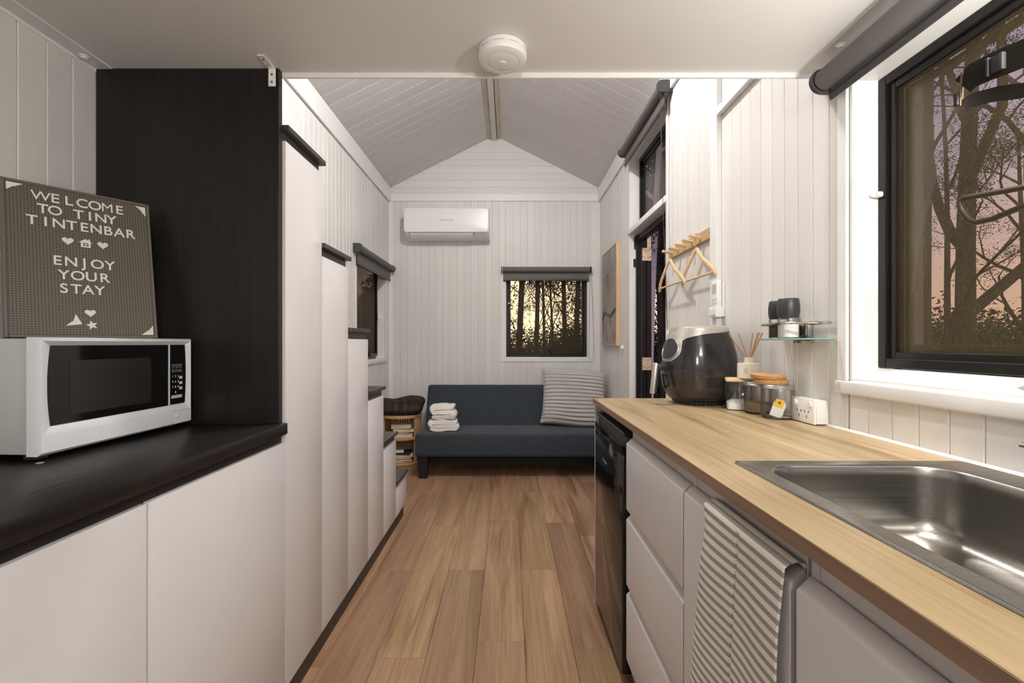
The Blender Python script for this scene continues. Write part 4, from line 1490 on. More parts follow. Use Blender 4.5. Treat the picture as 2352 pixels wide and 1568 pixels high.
rc = thing('remote_control', 'white air-conditioner remote in a wall holder', 'remote', (XR - 0.02, 2.10, 1.29))
wpart(rc, 'body', MB().box(XR - 0.033, XR - 0.012, 2.050, 2.112, 1.306, 1.462, 0.004, 2), 'plastic_white')
wpart(rc, 'display', MB().box(XR - 0.0336, XR - 0.0325, 2.060, 2.100, 1.400, 1.445), 'plastic_grey')
for r_ in range(2):
    for c_ in range(3):
        wpart(rc, 'button', MB().box(XR - 0.0345, XR - 0.0325, 2.060 + c_ * 0.015, 2.070 + c_ * 0.015, 1.370 - r_ * 0.017, 1.379 - r_ * 0.017, 0.001, 1), 'plastic_grey')
wpart(rc, 'holder', MB().box(XR - 0.011, XR - 0.0005, 2.046, 2.116, 1.296, 1.450, 0.002, 1).box(XR - 0.042, XR - 0.010, 2.045, 2.049, 1.294, 1.340, 0.001, 1).box(XR - 0.042, XR - 0.010, 2.113, 2.117, 1.294, 1.340, 0.001, 1).box(XR - 0.042, XR - 0.0345, 2.049, 2.113, 1.294, 1.335, 0.002, 1).box(XR - 0.042, XR - 0.010, 2.049, 2.113, 1.293, 1.3055, 0.001, 1), 'plastic_white')

# framed abstract painting
ar = thing('framed_painting', 'oak-framed grey abstract painting on the wall past the door', 'painting', (XR, 4.3, 1.60))
AY0, AY1, AZ0, AZ1 = 3.987, 4.612, 1.150, 2.056
wpart(ar, 'frame', frame_bars('X', XR - 0.032, XR - 0.0005, AY0, AY1, AZ0, AZ1, 0.006, 0.001), 'oak_frame')
wpart(ar, 'canvas', MB().box(XR - 0.0285, XR - 0.004, AY0 + 0.0065, AY1 - 0.0065, AZ0 + 0.0065, AZ1 - 0.0065), 'painted_panel')
XA = XR - 0.0288


def art_curve(name, pts, m, w=0.004, closed=False):
    wpart(ar, name, MB().tube([(XA, y_, z_) for y_, z_ in pts], w, 6, closed, 1.0), m)


def on_art(s, t_):
    return (AY0 + (1 - s) * (AY1 - AY0), AZ0 + t_ * (AZ1 - AZ0))


for k_, (rx, rz) in enumerate(((0.05, 0.035), (0.09, 0.062), (0.14, 0.10))):
    art_curve('painted_ring', [on_art(0.44 + rx * math.cos(2 * PI * i / 28), 0.70 - 0.02 * k_ + rz * math.sin(2 * PI * i / 28)) for i in range(28)], 'art_line', 0.0035 if k_ < 2 else 0.002, True)
for k_ in range(4):
    pts = [on_art(0.04 + 0.92 * i / 30, 0.345 - 0.012 * k_ + 0.028 * math.sin(i / 30 * 7.5 + 0.2) - (0.12 * max(0, 0.25 - i / 30) * 2)) for i in range(31)]
    art_curve('painted_wave', pts, 'art_line', (0.006, 0.003, 0.003, 0.002)[k_])
for (cs, ct, rx, rz) in ((0.18, 0.20, 0.06, 0.03), (0.60, 0.24, 0.07, 0.04), (0.86, 0.10, 0.06, 0.05), (0.35, 0.08, 0.09, 0.03)):
    for q_ in (1.0, 0.6):
        art_curve('painted_loop', [on_art(cs + q_ * rx * math.cos(2 * PI * i / 22), ct + q_ * rz * math.sin(2 * PI * i / 22)) for i in range(22)], 'art_rust' if q_ == 1.0 else 'art_line', 0.0025, True)
single('wall_knob', MB().tube([(XR - 0.0005, 3.87, 1.135), (XR - 0.012, 3.87, 1.135), (XR - 0.020, 3.87, 1.135), (XR - 0.026, 3.87, 1.135)], [0.020, 0.020, 0.013, 0.004], 18), 'plastic_white', 'small round white knob on the wall below the painting', 'knob', (XR, 3.87, 1.135))

# ================================================================== microwave
# own frame: x along the front, y into the depth, z up; front looks across the aisle
MWW, MWH, MWD = 0.432, 0.252, 0.285
mw = thing('microwave', 'white microwave oven with black glass door on the dark worktop', 'microwave', (-0.985, 0.955, BZ), (0, 0, math.radians(87.6)))
Z0 = 0.012
part(mw, 'cabinet', MB().box(0.004, MWW - 0.004, 0.030, MWD, Z0 + 0.002, Z0 + MWH - 0.003, 0.004, 2), 'plastic_side')
for fx in (0.03, MWW - 0.03):
    for fy in (0.05, MWD - 0.04):
        part(mw, 'foot', MB().cyl((fx, fy, 0.0003), (fx, fy, Z0 + 0.003), 0.012, None, 14), 'rubber')
# vent slots in the near side
for k in range(8):
    part(mw, 'vent_slot', MB().box(0.0034, 0.0042, 0.105, 0.16, Z0 + 0.034 + k * 0.0115, Z0 + 0.0385 + k * 0.0115, 0.0003, 1), 'rubber')
# moulded front: outer lip, sloping border, flat inner panel, with slightly bowed sides
IN = (0.030, MWW - 0.017, 0.060, MWH - 0.018)     # inner opening x0, x1, z0, z1


def bow(x_edge, zt, amount):
    return x_edge + amount * (1 - (2 * zt - 1) ** 2)


def front_ring(x0_, x1_, z0_, z1_, y_, b0, b1, n=10, lift=0.0):
    r_ = []
    for k in range(n + 1):
        t_ = k / n
        r_.append((bow(x0_, t_, b0), y_, Z0 + z0_ + (z1_ - z0_) * t_))
    for k in range(n + 1):
        t_ = 1 - k / n
        r_.append((bow(x1_, t_, b1), y_, Z0 + z0_ + lift + (z1_ - z0_ - lift) * t_))
    return r_


rings_ = [front_ring(0.0, MWW, 0.0, MWH, 0.0295, 0, 0, lift=0.002),
          front_ring(0.0, MWW, 0.0, MWH, 0.006, 0, 0, lift=0.002),
          front_ring(0.003, MWW - 0.003, 0.006, MWH - 0.003, 0.000, 0, 0),
          front_ring(0.006, MWW - 0.006, 0.040, MWH - 0.008, 0.000, -0.002, 0.001),
          front_ring(IN[0], IN[1], IN[2], IN[3], 0.010, -0.006, 0.004)]
dm = part(mw, 'front_frame', MB().rings(rings_, True, False), 'plastic_cool', angle=30)
XD = 0.352                                        # split between door glass and keypad
part(mw, 'door_glass', MB().rings([front_ring(IN[0], XD, IN[2], IN[3], 0.012, -0.006, 0), front_ring(IN[0], XD, IN[2], IN[3], 0.0085, -0.006, 0)], True, True), 'black_gloss')
wv = part(mw, 'viewing_window', MB().box(0.072, 0.292, 0.0079, 0.0086, Z0 + 0.078, Z0 + 0.200, 0.0002, 1), 'microwave_window')
part(mw, 'divider', MB().box(XD, XD + 0.004, 0.0065, 0.012, Z0 + IN[2], Z0 + IN[3]), 'plastic_cool')
kp = part(mw, 'control_panel', MB().rings([front_ring(XD + 0.004, IN[1], IN[2] + 0.002, IN[3], 0.012, 0, 0.004), front_ring(XD + 0.004, IN[1], IN[2] + 0.002, IN[3], 0.0085, 0, 0.004)], True, True), 'black_gloss')
KX = XD + 0.0125
for r_ in range(2):
    for c_ in range(3):
        part(kp, 'preset_key', MB().box(KX + c_ * 0.0135, KX + 0.0115 + c_ * 0.0135, 0.0078, 0.0086, Z0 + 0.170 - r_ * 0.016, Z0 + 0.178 - r_ * 0.016, 0.0002, 1), 'key_grey')
rotf = Matrix(((1, 0, 0, 0), (0, 0, -1, 0), (0, 1, 0, 0), (0, 0, 0, 1)))
for i_, ch_ in enumerate('123456789'):
    r_, c_ = divmod(i_, 3)
    part(kp, 'digit', MB().text(ch_, 0.0095, 0.0002, Matrix.Translation((KX + 0.004 + c_ * 0.0105, 0.0083, Z0 + 0.139 - r_ * 0.0155)) @ rotf), 'print_white')
part(kp, 'digit', MB().text('0', 0.0095, 0.0002, Matrix.Translation((KX + 0.0145, 0.0083, Z0 + 0.0925)) @ rotf), 'print_white')
for i_ in range(3):
    part(kp, 'side_key', MB().box(KX + 0.0285, KX + 0.040, 0.0076, 0.0086, Z0 + 0.133 - i_ * 0.0155, Z0 + 0.1415 - i_ * 0.0155, 0.0003, 1), 'key_cream')
    part(kp, 'lower_key', MB().box(KX - 0.001 + i_ * 0.0135, KX + 0.0115 + i_ * 0.0135, 0.0076, 0.0086, Z0 + 0.078, Z0 + 0.087, 0.0003, 1), 'key_cream')
    part(kp, 'key_caption', MB().box(KX + 0.001 + i_ * 0.0135, KX + 0.0105 + i_ * 0.0135, 0.0081, 0.0086, Z0 + 0.166, Z0 + 0.1675, 0.0, 1), 'print_grey')
part(kp, 'stop_key', MB().box(KX + 0.000, KX + 0.0145, 0.0076, 0.0086, Z0 + 0.0655, Z0 + 0.0735, 0.0003, 1), 'key_grey')
part(kp, 'start_key', MB().lathe([(0.0068, -0.0005), (0.0068, 0.0005)], 16), 'print_grey')
kp.children[-1].rotation_euler = (PI / 2, 0, 0)
kp.children[-1].location = (KX + 0.029, 0.0081, Z0 + 0.071)
part(mw, 'release_seam', MB().box(XD + 0.008, MWW - 0.003, -0.0004, 0.0012, Z0 + 0.0415, Z0 + 0.0425).box(XD + 0.0015, XD + 0.0025, -0.0004, 0.0012, Z0 + 0.006, Z0 + 0.036), 'plastic_grey')
rb = part(mw, 'release_button', MB().lathe([(0.0065, -0.0008), (0.0065, 0.0006), (0.005, 0.0016), (0.001, 0.0018)], 18), 'plastic_white')
rb.rotation_euler = (PI / 2, 0, 0)
rb.location = (XD + 0.021, 0.0, Z0 + 0.027)
part(mw, 'hinge_foot', MB().box(0.006, 0.030, 0.012, 0.045, 0.004, Z0 + 0.003, 0.002, 1), 'rubber')

# ================================================================== letter board on the microwave
LBW, LBH, LBT = 0.302, 0.412, 0.020
mw_top = BZ + Z0 + MWH - 0.003
lb = thing('letter_board', 'grey peg letter board with white welcome lettering on the microwave', 'sign', (-1.2050, 1.0860, mw_top + 0.0045), (math.radians(-11.5), 0, math.radians(53.13)))
part(lb, 'frame', frame_bars('Y', 0.0, LBT, 0, LBW, 0.0, LBH, 0.007, 0.0015), 'board_frame')
part(lb, 'peg_panel', MB().box(0.0071, LBW - 0.0071, 0.0035, LBT - 0.004, 0.0071, LBH - 0.0071), 'peg_board')
YLET = 0.0020


def board_letter(ch, x, z, size):
    if ch == ' ':
        return
    mb = MB().text(ch, size, 0.0012, Matrix.Translation((0, 0, 0)) @ rotf, bold=0.0 if ch in 'MW' else 0.0004)
    o = part(lb, 'letter', mb, 'letter_white')
    o.location = (x, YLET, z)


def board_line(s_, xc, z, pitch, size):
    for i_, ch in enumerate(s_):
        board_letter(ch, xc + (i_ - (len(s_) - 1) / 2) * pitch, z, size)


CXL = 0.153
LS = 0.0360
board_line('WELCOME', CXL - 0.002, 0.3660, 0.0266, LS)
board_line('TO TINY', CXL - 0.010, 0.3315, 0.0230, LS)
board_line('TINTENBAR', CXL + 0.000, 0.2970, 0.0249, LS)
board_line('ENJOY', CXL - 0.003, 0.1945, 0.0264, LS)
board_line('YOUR', CXL - 0.004, 0.1570, 0.0272, LS)
board_line('STAY', CXL - 0.010, 0.1200, 0.0236, LS)


def flat_shape(name, pts, x, z):
    """solid cut-out symbol standing on the board face"""
    mb = MB().prism(pts, 'Y', -0.0012, 0.0012)
    o = part(lb, name, mb, 'letter_white')
    o.location = (x, YLET, z)
    return o


def heart(s_):
    out = []
    for k in range(28):
        t_ = 2 * PI * k / 28
        out.append((s_ * 16 * math.sin(t_) ** 3 / 16, s_ * (13 * math.cos(t_) - 5 * math.cos(2 * t_) - 2 * math.cos(3 * t_) - math.cos(4 * t_)) / 16))
    return out


flat_shape('heart', heart(0.0115), 0.119, 0.2640)
flat_shape('heart', heart(0.0115), 0.190, 0.2640)
flat_shape('heart', heart(0.0112), 0.157, 0.0680)
hs_ = part(lb, 'house', MB().prism([(-0.014, 0.002), (0, 0.0125), (0.006, 0.008), (0.006, 0.0125), (0.009, 0.0125), (0.009, 0.006), (0.014, 0.002), (0.010, 0.002), (0.010, -0.0115), (-0.010, -0.0115), (-0.010, 0.002)], 'Y', -0.0012, 0.0012), 'letter_white')
hs_.location = (0.1545, YLET, 0.2630)
for dx in (-0.0032, 0.0032):
    for dz in (-0.0062, -0.0008):
        part(hs_, 'window_cutout', MB().box(dx - 0.0024, dx + 0.0024, -0.0014, -0.0011, dz - 0.0020, dz + 0.0020), 'board_frame')
flat_shape('star', [((0.013 if k % 2 == 0 else 0.0058) * math.sin(PI * k / 5 - 0.25), (0.013 if k % 2 == 0 else 0.0058) * math.cos(PI * k / 5 - 0.25)) for k in range(10)], 0.159, 0.0345)
flat_shape('corner_piece', [(0.004, 0.018), (0.016, -0.009), (-0.016, -0.014), (-0.006, -0.004), (-0.001, 0.0)], 0.124, 0.0455)
flat_shape('corner_piece', [(0, 0), (0.030, 0), (0.016, -0.009), (0.010, -0.012), (0.0, -0.022)], 0.010, LBH - 0.0105)
flat_shape('corner_piece', [(0, 0), (0, -0.028), (-0.009, -0.015), (-0.012, -0.010), (-0.024, 0)], LBW - 0.010, LBH - 0.0115)
flat_shape('corner_piece', [(0, 0), (0, 0.028), (-0.009, 0.015), (-0.013, 0.012), (-0.028, 0)], LBW - 0.010, 0.0095)

# ================================================================== air conditioner
ac = thing('air_conditioner', 'white split-system air conditioner high on the end wall', 'air conditioner', (-0.64, YB, 2.26))
AX0, AX1, AZT = -1.085, -0.203, 2.567
YFRT = YB - 0.215
mb = MB()


def ac_prof(dx):
    return [(YB - 0.0005, 2.262), (YB - 0.0005, AZT - 0.012), (YB - 0.05, AZT - 0.004), (YFRT + 0.045, AZT - 0.004), (YFRT + 0.010, AZT - 0.02), (YFRT + 0.010, 2.322), (YFRT + 0.030, 2.300), (YB - 0.11, 2.262)]


wpart(ac, 'casing', MB().prism(ac_prof(0), 'X', AX0 + 0.012, AX1 - 0.002), 'plastic_ac')
# front panel with rounded corners, bowed at the sides
rgs = []
ZA0, ZA1 = 2.312, AZT
for y_, ins in ((YFRT + 0.030, 0.0), (YFRT + 0.010, 0.0), (YFRT + 0.004, 0.003), (YFRT + 0.001, 0.009), (YFRT, 0.020)):
    rgs.append([(p[0], y_, p[1]) for p in rrect(AX0 + ins, AX1 - ins, ZA0 + ins * 0.8, ZA1 - ins * 0.8, 0.035 - ins * 0.5, 0)])
fpn = wpart(ac, 'front_panel', MB().rings(rgs), 'plastic_ac', angle=50)
# air flap under the front
mb = MB()
mb.prism([(YFRT + 0.014, 2.3115), (YFRT + 0.010, 2.309), (YFRT + 0.028, 2.284), (YB - 0.125, 2.262), (YB - 0.121, 2.266), (YFRT + 0.031, 2.290)], 'X', AX0 + 0.065, AX1 - 0.160)
wpart(ac, 'air_flap', mb, 'plastic_ac')
wpart(ac, 'flap_gap', MB().box(AX0 + 0.060, AX1 - 0.158, YFRT + 0.0095, YFRT + 0.0145, 2.3095, 2.3125).box(AX1 - 0.160, AX1 - 0.1565, YFRT + 0.009, YFRT + 0.033, 2.285, 2.311), 'rubber')
wpart(ac, 'status_window', MB().box(AX1 - 0.086, AX1 - 0.050, YFRT + 0.0135, YFRT + 0.016, 2.296, 2.3075, 0, 1, Matrix.Rotation(math.radians(38), 4, 'X')), 'plastic_grey')
LX, LZ = AX0 + 0.395, 2.437
mb = MB()
for (dx, dz, an) in ((0, 0.0075, 90), (-0.0065, -0.0038, 210), (0.0065, -0.0038, 330)):
    a = math.radians(an)
    ux, uz = math.cos(a), math.sin(a)
    c_ = Vector((LX + 0.0075 * ux, 0, LZ + 0.0075 * uz))
    L_, w_ = 0.0075, 0.0043
    vsd = [(c_.x + ux * L_, YFRT - 0.0004, c_.z + uz * L_), (c_.x - uz * w_, YFRT - 0.0004, c_.z + ux * w_), (c_.x - ux * L_, YFRT - 0.0004, c_.z - uz * L_), (c_.x + uz * w_, YFRT - 0.0004, c_.z - ux * w_)]
    mb.raw(vsd + [(v[0], YFRT + 0.0004, v[2]) for v in vsd], [[0, 1, 2, 3], [7, 6, 5, 4]] + [[i, (i + 1) % 4, 4 + (i + 1) % 4, 4 + i] for i in range(4)])
part(fpn, 'emblem', mb, 'print_grey', None, True)
part(fpn, 'brand_lettering', MB().text('MITSUBISHI', 0.021, 0.0003, Matrix.Translation((LX + 0.017, YFRT - 0.0002, LZ - 0.0075)) @ rotf, 'LEFT'), 'print_grey', None, True)

# ================================================================== smoke alarm
sa = thing('smoke_alarm', 'round white smoke alarm on the loft underside', 'smoke alarm', (-0.019, 1.326, ZL))
part(sa, 'base', MB().lathe([(0.068, 0.0), (0.070, -0.002), (0.070, -0.012), (0.0685, -0.0135)], 48), 'plastic_white')
part(sa, 'cover', MB().lathe([(0.0675, -0.0135), (0.0705, -0.0145), (0.0705, -0.024), (0.067, -0.031), (0.060, -0.0345), (0.048, -0.036), (0.0465, -0.0352), (0.045, -0.036), (0.030, -0.0385), (0.001, -0.0395)], 48), 'plastic_white')
for k in range(10):
    a = 2 * PI * k / 10 + 0.2
    part(sa, 'vent_slot', MB().tube([(0.0706 * math.cos(a + d), 0.0706 * math.sin(a + d), -0.0142) for d in (-0.2, -0.1, 0, 0.1, 0.2)], 0.0008, 6), 'plastic_grey')
part(sa, 'test_button', MB().lathe([(0.0125, -0.0385), (0.0125, -0.0405), (0.010, -0.0415), (0.001, -0.0412)], 24), 'plastic_white')
part(sa, 'sounder_slot', MB().box(-0.009, 0.009, 0.030, 0.0315, -0.0382, -0.0368).box(-0.007, 0.007, 0.034, 0.0355, -0.0378, -0.0364), 'plastic_grey')

# ================================================================== sofa
SFX0, SFX1 = -0.812, 0.888
sf = thing('sofa_bed', 'dark blue-grey fabric sofa bed with black block legs', 'sofa', (0.04, 4.3, 0))
tilt = Matrix.Rotation(math.radians(2.2), 4, 'X')
mb = MB().box(SFX0, SFX1, 3.905, 4.50, 0.195, 0.395, 0.028, 4, Matrix.Rotation(math.radians(-1.5), 4, 'X'), (0, 3.905, 0.395))
wpart(sf, 'seat', mb, 'sofa_fabric', angle=50)
mb = MB().box(SFX0, SFX1, 4.385, 4.495, 0.335, 0.800, 0.030, 4, Matrix.Rotation(math.radians(-23), 4, 'X'), (0, 4.385, 0.37))
wpart(sf, 'backrest', mb, 'sofa_fabric', angle=50)
wpart(sf, 'base_frame', MB().box(SFX0 + 0.06, SFX1 - 0.06, 4.03, 4.46, 0.10, 0.196, 0.004, 1), 'sofa_under')
for lx in (-0.745, 0.805):
    for ly in (3.935, 4.40):
        mb = MB()
        b_, t_ = 0.034, 0.044
        mb.rings([[(lx + sx * w, ly + 0.04 + sy * w, z_) for sx, sy in ((-1, -1), (1, -1), (1, 1), (-1, 1))] for z_, w in ((0.0003, b_), (0.2, t_))])
        wpart(sf, 'leg', mb, 'sofa_leg')

# ribbed cushion


def cushion_grid(front):
    def f(u, v):
        x, z_ = 2 * u - 1, 2 * v - 1
        edge = max(0.0, 1 - abs(x) ** 4.5) ** 0.5 * max(0.0, 1 - abs(z_) ** 4.5) ** 0.5
        rib = abs(math.sin(PI * 15 * v + 0.25 * math.sin(x * 3 + v * 9)))
        wob = 0.012 * math.sin(x * 2.3 + 1) * z_ + 0.006 * math.sin(z_ * 15 * PI)
        pin = 1 + 0.05 * (abs(x) ** 3) * (abs(z_) ** 3) - 0.03 * (1 - z_ * z_) * (abs(x) ** 6)
        dep = edge * (0.085 + 0.020 * rib ** 0.8) + 0.008 * rib
        return (0.300 * x * pin, (-dep if front else dep * 0.8), 0.275 + 0.265 * z_ * (1 + 0.03 * abs(x) ** 3) + wob - 0.018 * x * max(0, z_))
    return f


mb = MB()
mb.grid(cushion_grid(True), 44, 150)
mb.grid(cushion_grid(False), 22, 75)
cu = tag(add('cushion', mb.mesh('cushion_fabric', None, 75), None, (0.606, 4.285, 0.392), (math.radians(-20), math.radians(1.5), math.radians(-6))), 'large grey ribbed cushion leaning on the sofa back', 'cushion')

# folded towels on the seat


def fold_ribbon(path, half, depth, seed, y_c, jit=0.004):
    """thick cloth folded along a path in the X-Z plane, extruded through the depth"""
    P = [Vector((p[0], 0, p[1])) for p in path]
    n = len(P)
    left, right = [], []
    for i in range(n):
        t_ = (P[min(i + 1, n - 1)] - P[max(i - 1, 0)]).normalized()
        nn = Vector((-t_.z, 0, t_.x))
        left.append(P[i] + nn * half)
        right.append(P[i] - nn * half)
    capa = []
    t0_ = (P[0] - P[1]).normalized()
    t1_ = (P[-1] - P[-2]).normalized()
    for k in range(1, 5):
        a = PI * k / 5
        capa.append(P[-1] + (Vector((-t1_.z, 0, t1_.x)) * math.cos(a) + t1_ * math.sin(a)) * half)
    capb = []
    for k in range(1, 5):
        a = PI * k / 5
        nn = Vector((-t0_.z, 0, t0_.x))
        capb.append(P[0] + (nn * math.cos(a) + t0_ * math.sin(a)) * half)
    outline = left + capa + right[::-1] + capb
    rings_ = []
    for k in range(13):
        v = k / 12
        yy = (v - 0.5) * depth
        q = 1 - 0.10 * abs(2 * v - 1) ** 5
        rings_.append([(p.x * q, y_c + yy, p.z * (1 - 0.06 * abs(2 * v - 1) ** 6)) for p in outline])
    mb = MB().rings(rings_)
    mb.jitter(jit, 22.0, seed)
    return mb


def zig(w, r, layers, x_shift=0.0):
    pts = []
    zc = r
    for L_ in range(layers):
        s_ = 1 if L_ % 2 == 0 else -1
        xs = [-w + 2 * w * k / 8 for k in range(9)]
        if s_ < 0:
            xs = xs[::-1]
        pts += [(x + x_shift, zc + 0.002 * math.sin(x * 30 + L_)) for x in xs]
        if L_ < layers - 1:
            ex = s_ * w
            for k in range(1, 6):
                a = -PI / 2 + PI * k / 6
                pts.append((ex + x_shift + s_ * r * math.cos(a), zc + r + r * math.sin(a)))
            zc += 2 * r
    return pts


t1 = fold_ribbon(zig(0.112, 0.0155, 3), 0.0145, 0.20, 3.1, 0.0, 0.0045)
tag(add('folded_towel', t1.mesh('towel_fabric', None, 70), None, (-0.590, 4.115, 0.394), (math.radians(-1.5), 0, math.radians(7))), 'cream towel folded flat on the sofa seat, under another', 'towel', 'folded towels on the sofa')
t2 = fold_ribbon([(x, z_ * 1.12) for x, z_ in zig(0.082, 0.0205, 3)], 0.0200, 0.17, 8.4, 0.0, 0.0075)
tag(add('folded_towel', t2.mesh('towel_fabric', None, 70), None, (-0.592, 4.130, 0.489), (math.radians(-1.5), 0, math.radians(3))), 'plump cream towel folded on top of the other towel', 'towel', 'folded towels on the sofa')

# ================================================================== round slatted side table with books
TX, TY, TR = -1.058, 4.505, 0.196
sd = thing('round_side_table', 'round bamboo side table with slatted sides and two shelves', 'side table', (TX, TY, 0))


def disc(z0_, z1_, r):
    return MB().lathe([(r - 0.003, z0_), (r, z0_ + 0.003), (r, z1_ - 0.003), (r - 0.003, z1_)], 48)


part(sd, 'top', disc(0.452, 0.480, TR), 'bamboo')
part(sd, 'shelf', disc(0.245, 0.268, TR), 'bamboo')
part(sd, 'bottom', disc(0.004, 0.028, TR), 'bamboo')
for k in range(34):
    a = math.radians(-90 + 55 + (360 - 110) * k / 33)
    ca, sa_ = math.cos(a), math.sin(a)
    rr_ = TR - 0.012
    w_ = 0.0075 if 0 < k < 33 else 0.010
    vs_ = []
    for z_ in (0.028, 0.452):
        for dr, dt in ((-0.006, -w_), (0.006, -w_), (0.006, w_), (-0.006, w_)):
            vs_.append(((rr_ + dr) * ca - dt * sa_, (rr_ + dr) * sa_ + dt * ca, z_))
    part(sd, 'slat', MB().raw(vs_, [[0, 1, 2, 3], [7, 6, 5, 4], [0, 1, 5, 4], [1, 2, 6, 5], [2, 3, 7, 6], [3, 0, 4, 7]]), 'bamboo')
for k in range(3):
    a = math.radians(30 + 120 * k)
    part(sd, 'foot', MB().cyl((0.14 * math.cos(a), 0.14 * math.sin(a), 0), (0.14 * math.cos(a), 0.14 * math.sin(a), 0.0045), 0.012, None, 12), 'rubber')


def book(label, x, y, z_, w, d, h, rz, cover, pages='paper_cream', group='books in the round side table'):
    t = thing('book', label, 'book', (x, y, z_), (0, 0, math.radians(rz)), group)
    part(t, 'page_block', MB().box(-w / 2 + 0.002, w / 2 - 0.002, -d / 2 + 0.002, d / 2 - 0.004, 0.0018, h - 0.0018), pages)
    part(t, 'cover', MB().box(-w / 2, w / 2, -d / 2, d / 2, 0, 0.0018).box(-w / 2, w / 2, -d / 2, d / 2, h - 0.0018, h).box(-w / 2, w / 2, d / 2 - 0.003, d / 2, 0.0018, h - 0.0018), cover)
    return t


bz = 0.2682
for lab, x_, w_, h_, rz, cv_ in (
        ('thick pale book at the bottom of the upper shelf stack', -1.040, 0.20, 0.034, 6, 'cover_white'),
        ('thin dark-covered book second in the upper shelf stack', -1.045, 0.185, 0.014, -4, 'cover_dark'),
        ('pale book third in the upper shelf stack, turned a little', -1.030, 0.195, 0.026, 10, 'cover_white'),
        ('thin dark book fourth in the upper shelf stack', -1.050, 0.18, 0.010, 3, 'cover_dark'),
        ('thick cream book on top of the upper shelf stack', -1.042, 0.19, 0.034, 1, 'paper_cream')):
    book(lab, x_, TY - 0.050, bz, w_, 0.15, h_, rz, cv_)
    bz += h_ + 0.0004
bz = 0.0283
for lab, x_, w_, h_, rz, cv_, pg in (
        ('curled orange magazine under the lower shelf books', -1.045, 0.19, 0.012, 14, 'cover_orange', 'paper_white'),
        ('pale book lying on the orange magazine', -1.030, 0.20, 0.014, -5, 'cover_red', 'paper_white'),
        ('dark book in the middle of the lower shelf stack', -1.045, 0.19, 0.018, 5, 'cover_dark', 'paper_cream'),
        ('thin white book third in the lower shelf stack', -1.040, 0.20, 0.022, 12, 'cover_white', 'paper_cream'),
        ('black book on the lower shelf under a paper bundle', -1.050, 0.18, 0.022, 2, 'cover_dark', 'cover_dark'),
        ('small paper bundle topping the lower shelf stack', -1.075, 0.10, 0.026, 8, 'cover_white', 'paper_white')):
    book(lab, x_, TY - 0.05, bz, w_, 0.15, h_, rz, cv_, pg)
    bz += h_ + 0.0004

# dark waffle throw folded on the table


def throw_pt(u, v):
    a = 2 * PI * u
    b = PI * (v - 0.5)

    def sp(w, e):
        return math.copysign(abs(w) ** e, w)
    x = 0.205 * sp(math.cos(b), 0.35) * sp(math.cos(a), 0.35)
    y = 0.150 * sp(math.cos(b), 0.35) * sp(math.sin(a), 0.35)
    z_ = 0.082 * sp(math.sin(b), 0.55)
    if z_ > 0:
        z_ *= 1 + 0.22 * math.sin(x * 11 - 0.6) + 0.10 * math.sin(x * 24 + y * 9)
    x *= 1 + 0.05 * math.sin(z_ * 40)
    y += 0.012 * math.sin(z_ * 55)
    return (x, y, 0.083 + z_)


mb = MB().grid(throw_pt, 72, 40, True)
bmesh.ops.remove_doubles(mb.bm, verts=mb.bm.verts, dist=0.0004)
tag(add('folded_throw', mb.mesh('waffle_throw', None, 80), None, (-1.048, 4.475, 0.4802), (0, 0, math.radians(4))), 'dark brown waffle throw folded on the round side table', 'blanket')

# ================================================================== lamps of the room, and an added fill lamp
# work light hung by its webbing strap from a hook in front of the sink window; only strap and wire stand reach into view
wk = thing('work_light', 'work light before the sink window with dark buckled strap and bent bronze wire stand', 'lamp', (0.79, 0.56, 1.62))
wpart(wk, 'housing', MB().box(0.765, 0.875, 0.345, 0.415, 1.575, 1.705, 0.012, 3), 'plastic_dark')
wpart(wk, 'lens', MB().box(0.775, 0.865, 0.4145, 0.4185, 1.587, 1.693, 0.002, 1), 'lamp_glow')


def flat_band(path, half, thick, updirs):
    """flat webbing: rectangle swept along path, its width following updirs"""
    P = [Vector(p) for p in path]
    n = len(P)
    rs = []
    for i in range(n):
        t_ = (P[min(i + 1, n - 1)] - P[max(i - 1, 0)]).normalized()
        u = Vector(updirs[i]) if isinstance(updirs, list) else Vector(updirs)
        u = (u - t_ * u.dot(t_)).normalized()
        w = t_.cross(u)
        rs.append([tuple(P[i] + u * half * a + w * thick * b) for a, b in ((-1, -1), (1, -1), (1, 1), (-1, 1))])
    return MB().rings(rs)


b1 = [(0.815, 0.42, 1.640), (0.806, 0.56, 1.618), (0.797, 0.66, 1.618), (0.792, 0.71, 1.624), (0.789, 0.745, 1.629), (0.786, 0.772, 1.630), (0.785, 0.786, 1.620)]
wpart(wk, 'strap', flat_band(b1, 0.0218, 0.0012, (0, 0, 1)), 'strap_web')
b2 = [(0.786, 0.787, 1.586), (0.790, 0.778, 1.5915), (0.796, 0.745, 1.584), (0.800, 0.71, 1.570), (0.806, 0.62, 1.560), (0.815, 0.42, 1.59)]
wpart(wk, 'strap', flat_band(b2, 0.0112, 0.0012, (0, 0, 1)), 'strap_web')
wpart(wk, 'strap_edge', flat_band([(0.785, 0.786, 1.645), (0.7845, 0.7895, 1.615), (0.785, 0.790, 1.588)], 0.003, 0.0014, (1, 0, 0)), 'strap_tan')
wpart(wk, 'strap_loop', MB().box(0.778, 0.7835, 0.790, 0.797, 1.590, 1.612, 0.001, 1), 'rubber')
wpart(wk, 'buckle', MB().box(0.782, 0.7905, 0.722, 0.740, 1.612, 1.640, 0.002, 2).box(0.7795, 0.7875, 0.741, 0.7455, 1.611, 1.642, 0.0015, 2), 'rubber')
